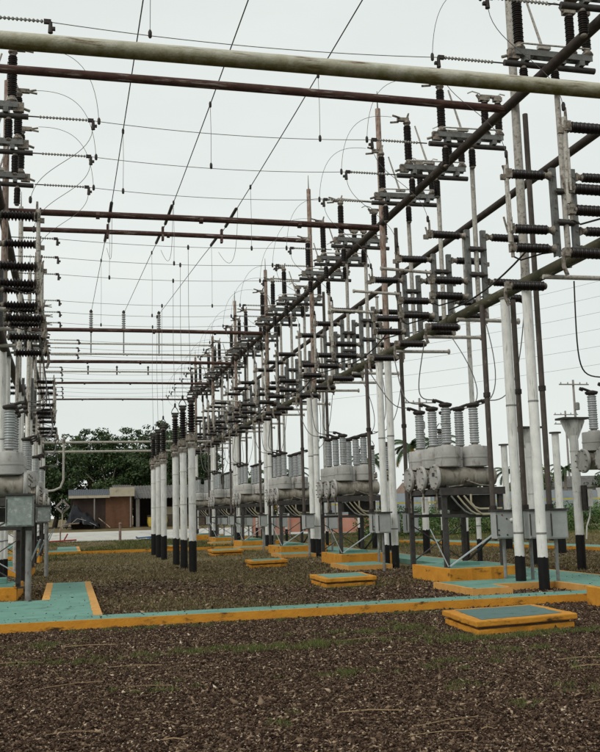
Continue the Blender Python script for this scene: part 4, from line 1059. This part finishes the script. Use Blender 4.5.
def palm(x, y, z0, h, L, label, n=14, yellow=False):
    t = thing('palm_tree', label, 'palm tree', (x, y, z0), 0, 'palm trees in the distance')
    top = Vector((.2, 0, h))
    link('trunk', MB().path([(0, 0, -.2), (.12, 0, h*.4), (.18, 0, h*.8), tuple(top)], [.2, .16, .14, .12], 9).mesh('trunk', M['pale_bark']), t)
    for i in range(n):
        a = 2.399*i; el = .95 - 1.25*i/n; V, F = [], []
        pts = []; p = top.copy(); e = el
        for k in range(9):
            pts.append(p.copy()); p = p + Vector((math.cos(a)*math.cos(e), math.sin(a)*math.cos(e), math.sin(e)))*(L/9); e -= .2
        sd_ = Vector((-math.sin(a), math.cos(a), 0))
        for k in range(1, 9):
            for f in (0, .2, .4, .6, .8):
                q = pts[k-1].lerp(pts[k], f); ln = L*.20*math.sin(math.pi*(.12+.8*(k+f)/9.5)); dr = (pts[k]-pts[k-1]).normalized()
                for s in (-1, 1):
                    tip = q + sd_*s*ln*.8 + dr*ln*.5 - Vector((0, 0, ln*.45)); w = dr*.035; c = len(V)
                    V += [q-w, q+w, tip]; F.append((c, c+1, c+2))
        fr = MB().path(pts, .025, 4); o = len(fr.v); fr.v += [tuple(v) for v in V]
        for f in F: fr.face(tuple(o+i_ for i_ in f))
        link('frond', fr.mesh('frond', M['leaf_yellow' if yellow and i > n-4 else 'leaf'], False), t)
    link('crown_base', MB().lathe([(.12, -.3), (.28, -.1), (.1, .2)], top, n=8).mesh('crown_base', M['bark']), t)
    return t
palm(21.3, 92, .3, 5.0, 2.2, 'distant palm with dark crown between far breakers')
palm(22.6, 62, .2, 5.6, 2.2, 'palm with yellowing fronds left behind the first right breaker', 16, True)
palm(25.2, 64, .2, 5.9, 2.3, 'taller green palm behind bushings of the first right breaker', 16, True)
palm(20.9, 66, .2, 4.9, 2.0, 'short palm behind the second right breaker bushings', 14, True)
palm(47, 98, .3, 5.0, 2.4, 'palm behind the wall left of the flared post')
palm(53.5, 97, .3, 5.2, 2.5, 'palm behind the wall under the distant pole')
palm(60.5, 99, .3, 4.4, 2.4, 'palm behind the wall at the right frame edge')

# low green hedge beyond the grass at right
cs = [(x, 54 + random.uniform(-.5, .5), zz+random.uniform(-.1, .1)) for x in np.arange(16.8, 44, .45) for zz in (.3, .8, 1.25)]
V, F = leaf_cloud(cs, [.62]*len(cs), 42000, .06, .85)
tag(link('hedge', np_mesh('hedge', V, F, M['hedge'])), 'long low green hedge along the far side of the yard', kind='stuff')

# ------------------------------------------------------------------ gravel and grass
def in_poly(x, y, poly):
    c = np.zeros(len(x), bool); n = len(poly)
    for i in range(n):
        x1, y1 = poly[i]; x2, y2 = poly[(i+1) % n]
        if y1 == y2: continue
        cond = ((y1 > y) != (y2 > y)) & (x < (x2-x1)*(y-y1)/(y2-y1)+x1); c ^= cond
    return c
KEEP = [[(-9, 14.45), (16, 14.75), (16, 15.45), (7.4, 15.3), (.53, 15.22), (-9, 15.2)], [(-9, 15.1), (.53, 15.1), (.53, 23.2), (-.43, 23.2), (-.43, 18.5), (-9, 18.3)],
        [(9.2, 15.3), (10.85, 15.3), (10.85, 62), (9.75, 62), (9.2, 22.6)], [(7.15, 16.5), (7.95, 16.55), (7.95, 17.3), (9.199, 17.3), (9.199, 18.5), (7.15, 18.45)],
        [(4.98, 11.45), (6.55, 11.75), (6.62, 13.1), (5.12, 12.95)], [(5.25, 19.75), (6.45, 19.95), (6.55, 21.4), (5.3, 21.3)], [(8.08, 12.85), (9.7, 13.1), (9.7, 14.3), (8.1, 14.2)]]
def scatter(n, y0, y1, pw=1.0):
    u = rng.uniform(size=n); y = y0 + (y1-y0)*u**pw
    x = -.0725*y - .6 + rng.uniform(size=n)*(.65*y + 1.3)
    ok = np.ones(n, bool)
    for p in KEEP: ok &= ~in_poly(x, y, p)
    return x[ok], y[ok]
def lowfreq(x, y, s, seed):
    r = np.random.default_rng(seed); v = 0
    for k in range(10):
        a = r.uniform(0, 6.28); f = s*r.uniform(.5, 2.2); v = v + np.sin((x*np.cos(a)+y*np.sin(a))*f + r.uniform(0, 6.28))
    return v/10**.5
def stones(x, y, size):
    n = len(x)
    base = np.array([(1, 0, 0), (0, 1, 0), (-1, 0, 0), (0, -1, 0), (0, 0, 1), (0, 0, -1)], float)
    tri = np.array([(0, 1, 4), (1, 2, 4), (2, 3, 4), (3, 0, 4), (1, 0, 5), (2, 1, 5), (3, 2, 5), (0, 3, 5)])
    B = base[None]*(1+rng.uniform(-.35, .35, (n, 6, 1))) + rng.normal(0, .14, (n, 6, 3))
    sc_ = size*rng.lognormal(0, .38, (n, 1))*np.array([1.45, .75, .5])*rng.uniform(.7, 1.3, (n, 3))
    B = B*sc_[:, None, :]
    a = rng.uniform(0, 6.28, n); tl = rng.normal(0, .45, n)
    ct, st = np.cos(tl)[:, None], np.sin(tl)[:, None]
    Xr, Zr = B[:, :, 0]*ct - B[:, :, 2]*st, B[:, :, 0]*st + B[:, :, 2]*ct
    ca, sa = np.cos(a)[:, None], np.sin(a)[:, None]
    Xw, Yw = Xr*ca - B[:, :, 1]*sa, Xr*sa + B[:, :, 1]*ca
    V = np.stack([Xw+x[:, None], Yw+y[:, None], Zr+rng.uniform(-.002, .014, n)[:, None]], 2)
    F = tri[None] + 6*np.arange(n)[:, None, None]
    return V.reshape(-1, 3), F.reshape(-1, 3)
x, y = scatter(215000, 5.4, 14.6, .9)
V1, F1 = stones(x, y, .0106)
x, y = scatter(105000, 14.6, 34, 1.15)
k = (lowfreq(x, y, .9, 5)*.5 < .8) & (rng.uniform(size=len(x)) < np.clip(1.15-(y-14.6)/19, .05, 1))
V2, F2 = stones(x[k], y[k], .0185)
V, F = np.concatenate([V1, V2]), np.concatenate([F1, F2+len(V1)])
tag(link('gravel', np_mesh('gravel', V, F, M['gravel'])), 'dark brown gravel chips covering the yard', kind='stuff')

def blades(x, y, h, w, z=0):
    n = len(x); a = rng.uniform(0, 6.28, n); hh = h*rng.uniform(.5, 1.5, n); ln = hh*rng.uniform(.1, .9, n); b = rng.uniform(0, 6.28, n)
    dx, dy = np.cos(a)*w, np.sin(a)*w
    V = np.stack([np.stack([x-dx, y-dy, np.full(n, z)], 1), np.stack([x+dx, y+dy, np.full(n, z)], 1), np.stack([x+np.cos(b)*ln, y+np.sin(b)*ln, z+hh], 1)], 1)
    return V.reshape(-1, 3), np.arange(3*n).reshape(n, 3)
parts = []
def patch(cx, cy, rx, ry, n, h=.045):
    nc = max(3, n//28); c = rng.integers(0, nc, n)
    x = (cx + rng.normal(0, rx*.55, nc))[c] + rng.normal(0, .035, n); y = (cy + rng.normal(0, ry*.75, nc))[c] + rng.normal(0, .03, n)
    ok = np.ones(n, bool)
    for p in KEEP: ok &= ~in_poly(x, y, p)
    parts.append(blades(x[ok], y[ok], h, .004))
for cx, cy, rx, ry, n in [(.2, 11.3, .9, .25, 900), (1.6, 11.6, .9, .14, 1500), (2.4, 11.35, .7, .14, 1300), (3.0, 11.6, .9, .16, 1300), (4.0, 12.4, .9, .2, 900), (4.6, 11.3, .5, .3, 1300), (5.3, 11.2, .5, .14, 1500), (6.1, 11.35, .5, .14, 1400), (4.6, 12.6, .3, .5, 900),
                          (2.6, 9.4, .35, .12, 500), (4.0, 9.6, .5, .3, 500), (5.0, 10.2, .4, .2, 500), (3.5, 8.4, .3, .2, 180), (4.4, 8.0, .3, .3, 220), (1.7, 7.4, .25, .2, 120), (3.6, 7.3, .2, .2, 120), (5.1, 8.9, .4, .4, 260), (.8, 9.2, .5, .3, 260), (-.3, 12.6, .6, .4, 700), (6.6, 12.6, .25, .5, 500),
                          (5.8, 19.6, .8, .2, 900), (1.5, 14.2, 1.6, .12, 900), (5, 14.3, 2, .1, 900), (6.2, 10.2, .4, .3, 300)]:
    patch(cx, cy, rx, ry, n)
x, y = scatter(9000, 8, 14.4); k = lowfreq(x, y, 1.6, 11) > 1.15
parts.append(blades(x[k], y[k], .035, .004))
def merge(parts):
    Vs, Fs, o = [], [], 0
    for V, F in parts: Vs.append(V); Fs.append(F+o); o += len(V)
    return np.concatenate(Vs), np.concatenate(Fs)
tag(link('grass', np_mesh('grass', *merge(parts), M['grass'])), 'short green grass tufts growing through the gravel', kind='stuff')
parts = []
x, y = scatter(190000, 14.9, 64, 1.35); v = lowfreq(x, y, .7, 23) + (y-22)*.05 + rng.normal(0, .5, len(x)); k = v > .1
parts.append(blades(x[k], y[k], .05, .010))
x = rng.uniform(10.9, 40, 30000); y = rng.uniform(18, 70, 30000); k = (x < .68*y) & (lowfreq(x, y, .6, 31) > -.2)
parts.append(blades(x[k], y[k], .06, .014))
tag(link('dry_grass', np_mesh('dry_grass', *merge(parts), M['dry_grass'])), 'thin olive and dry grass over the middle yard', kind='stuff')
parts = []
x, y = scatter(52000, 38, 66, .9); k = lowfreq(x, y, .5, 41) + (y-48)*.05 > 0
parts.append(blades(x[k], y[k], .09, .02))
tag(link('far_grass', np_mesh('far_grass', *merge(parts), M['grass'])), 'greener grass strip near the road', kind='stuff')
# litter lying on the painted walkways
n = 260
x = np.concatenate([rng.uniform(-2, 9, n//2), rng.uniform(-1.6, .5, n//4), rng.uniform(9.3, 10.8, n//4)]); y = np.concatenate([rng.uniform(14.6, 15.2, n//2), rng.uniform(15.3, 22, n//4), rng.uniform(15.5, 24, n//4)])
V, F = stones(x, y, .011); V[:, 2] += WZ
tag(link('walkway_litter', np_mesh('walkway_litter', V, F, M['gravel'])), 'dark crumbs of gravel and leaf scattered on the teal walkways', kind='stuff')
b = MB()
for i in range(45):
    x, y = scatter(1, 6.2, 14); 
    if not len(x): continue
    a = random.uniform(0, 6.28) if i > 20 else random.uniform(-.3, .3); L = random.uniform(.04, .16) if i > 14 else random.uniform(.3, .7)
    p0 = Vector((x[0], y[0], .02)); d = Vector((math.cos(a), math.sin(a), 0))
    b.path([p0, p0+d*L*.5+Vector((0, 0, .012)), p0+d*L], random.uniform(.002, .0045), 4)
tag(link('dry_straw', b.mesh('dry_straw', M['straw'])), 'pale dry straws lying on the gravel', kind='stuff')
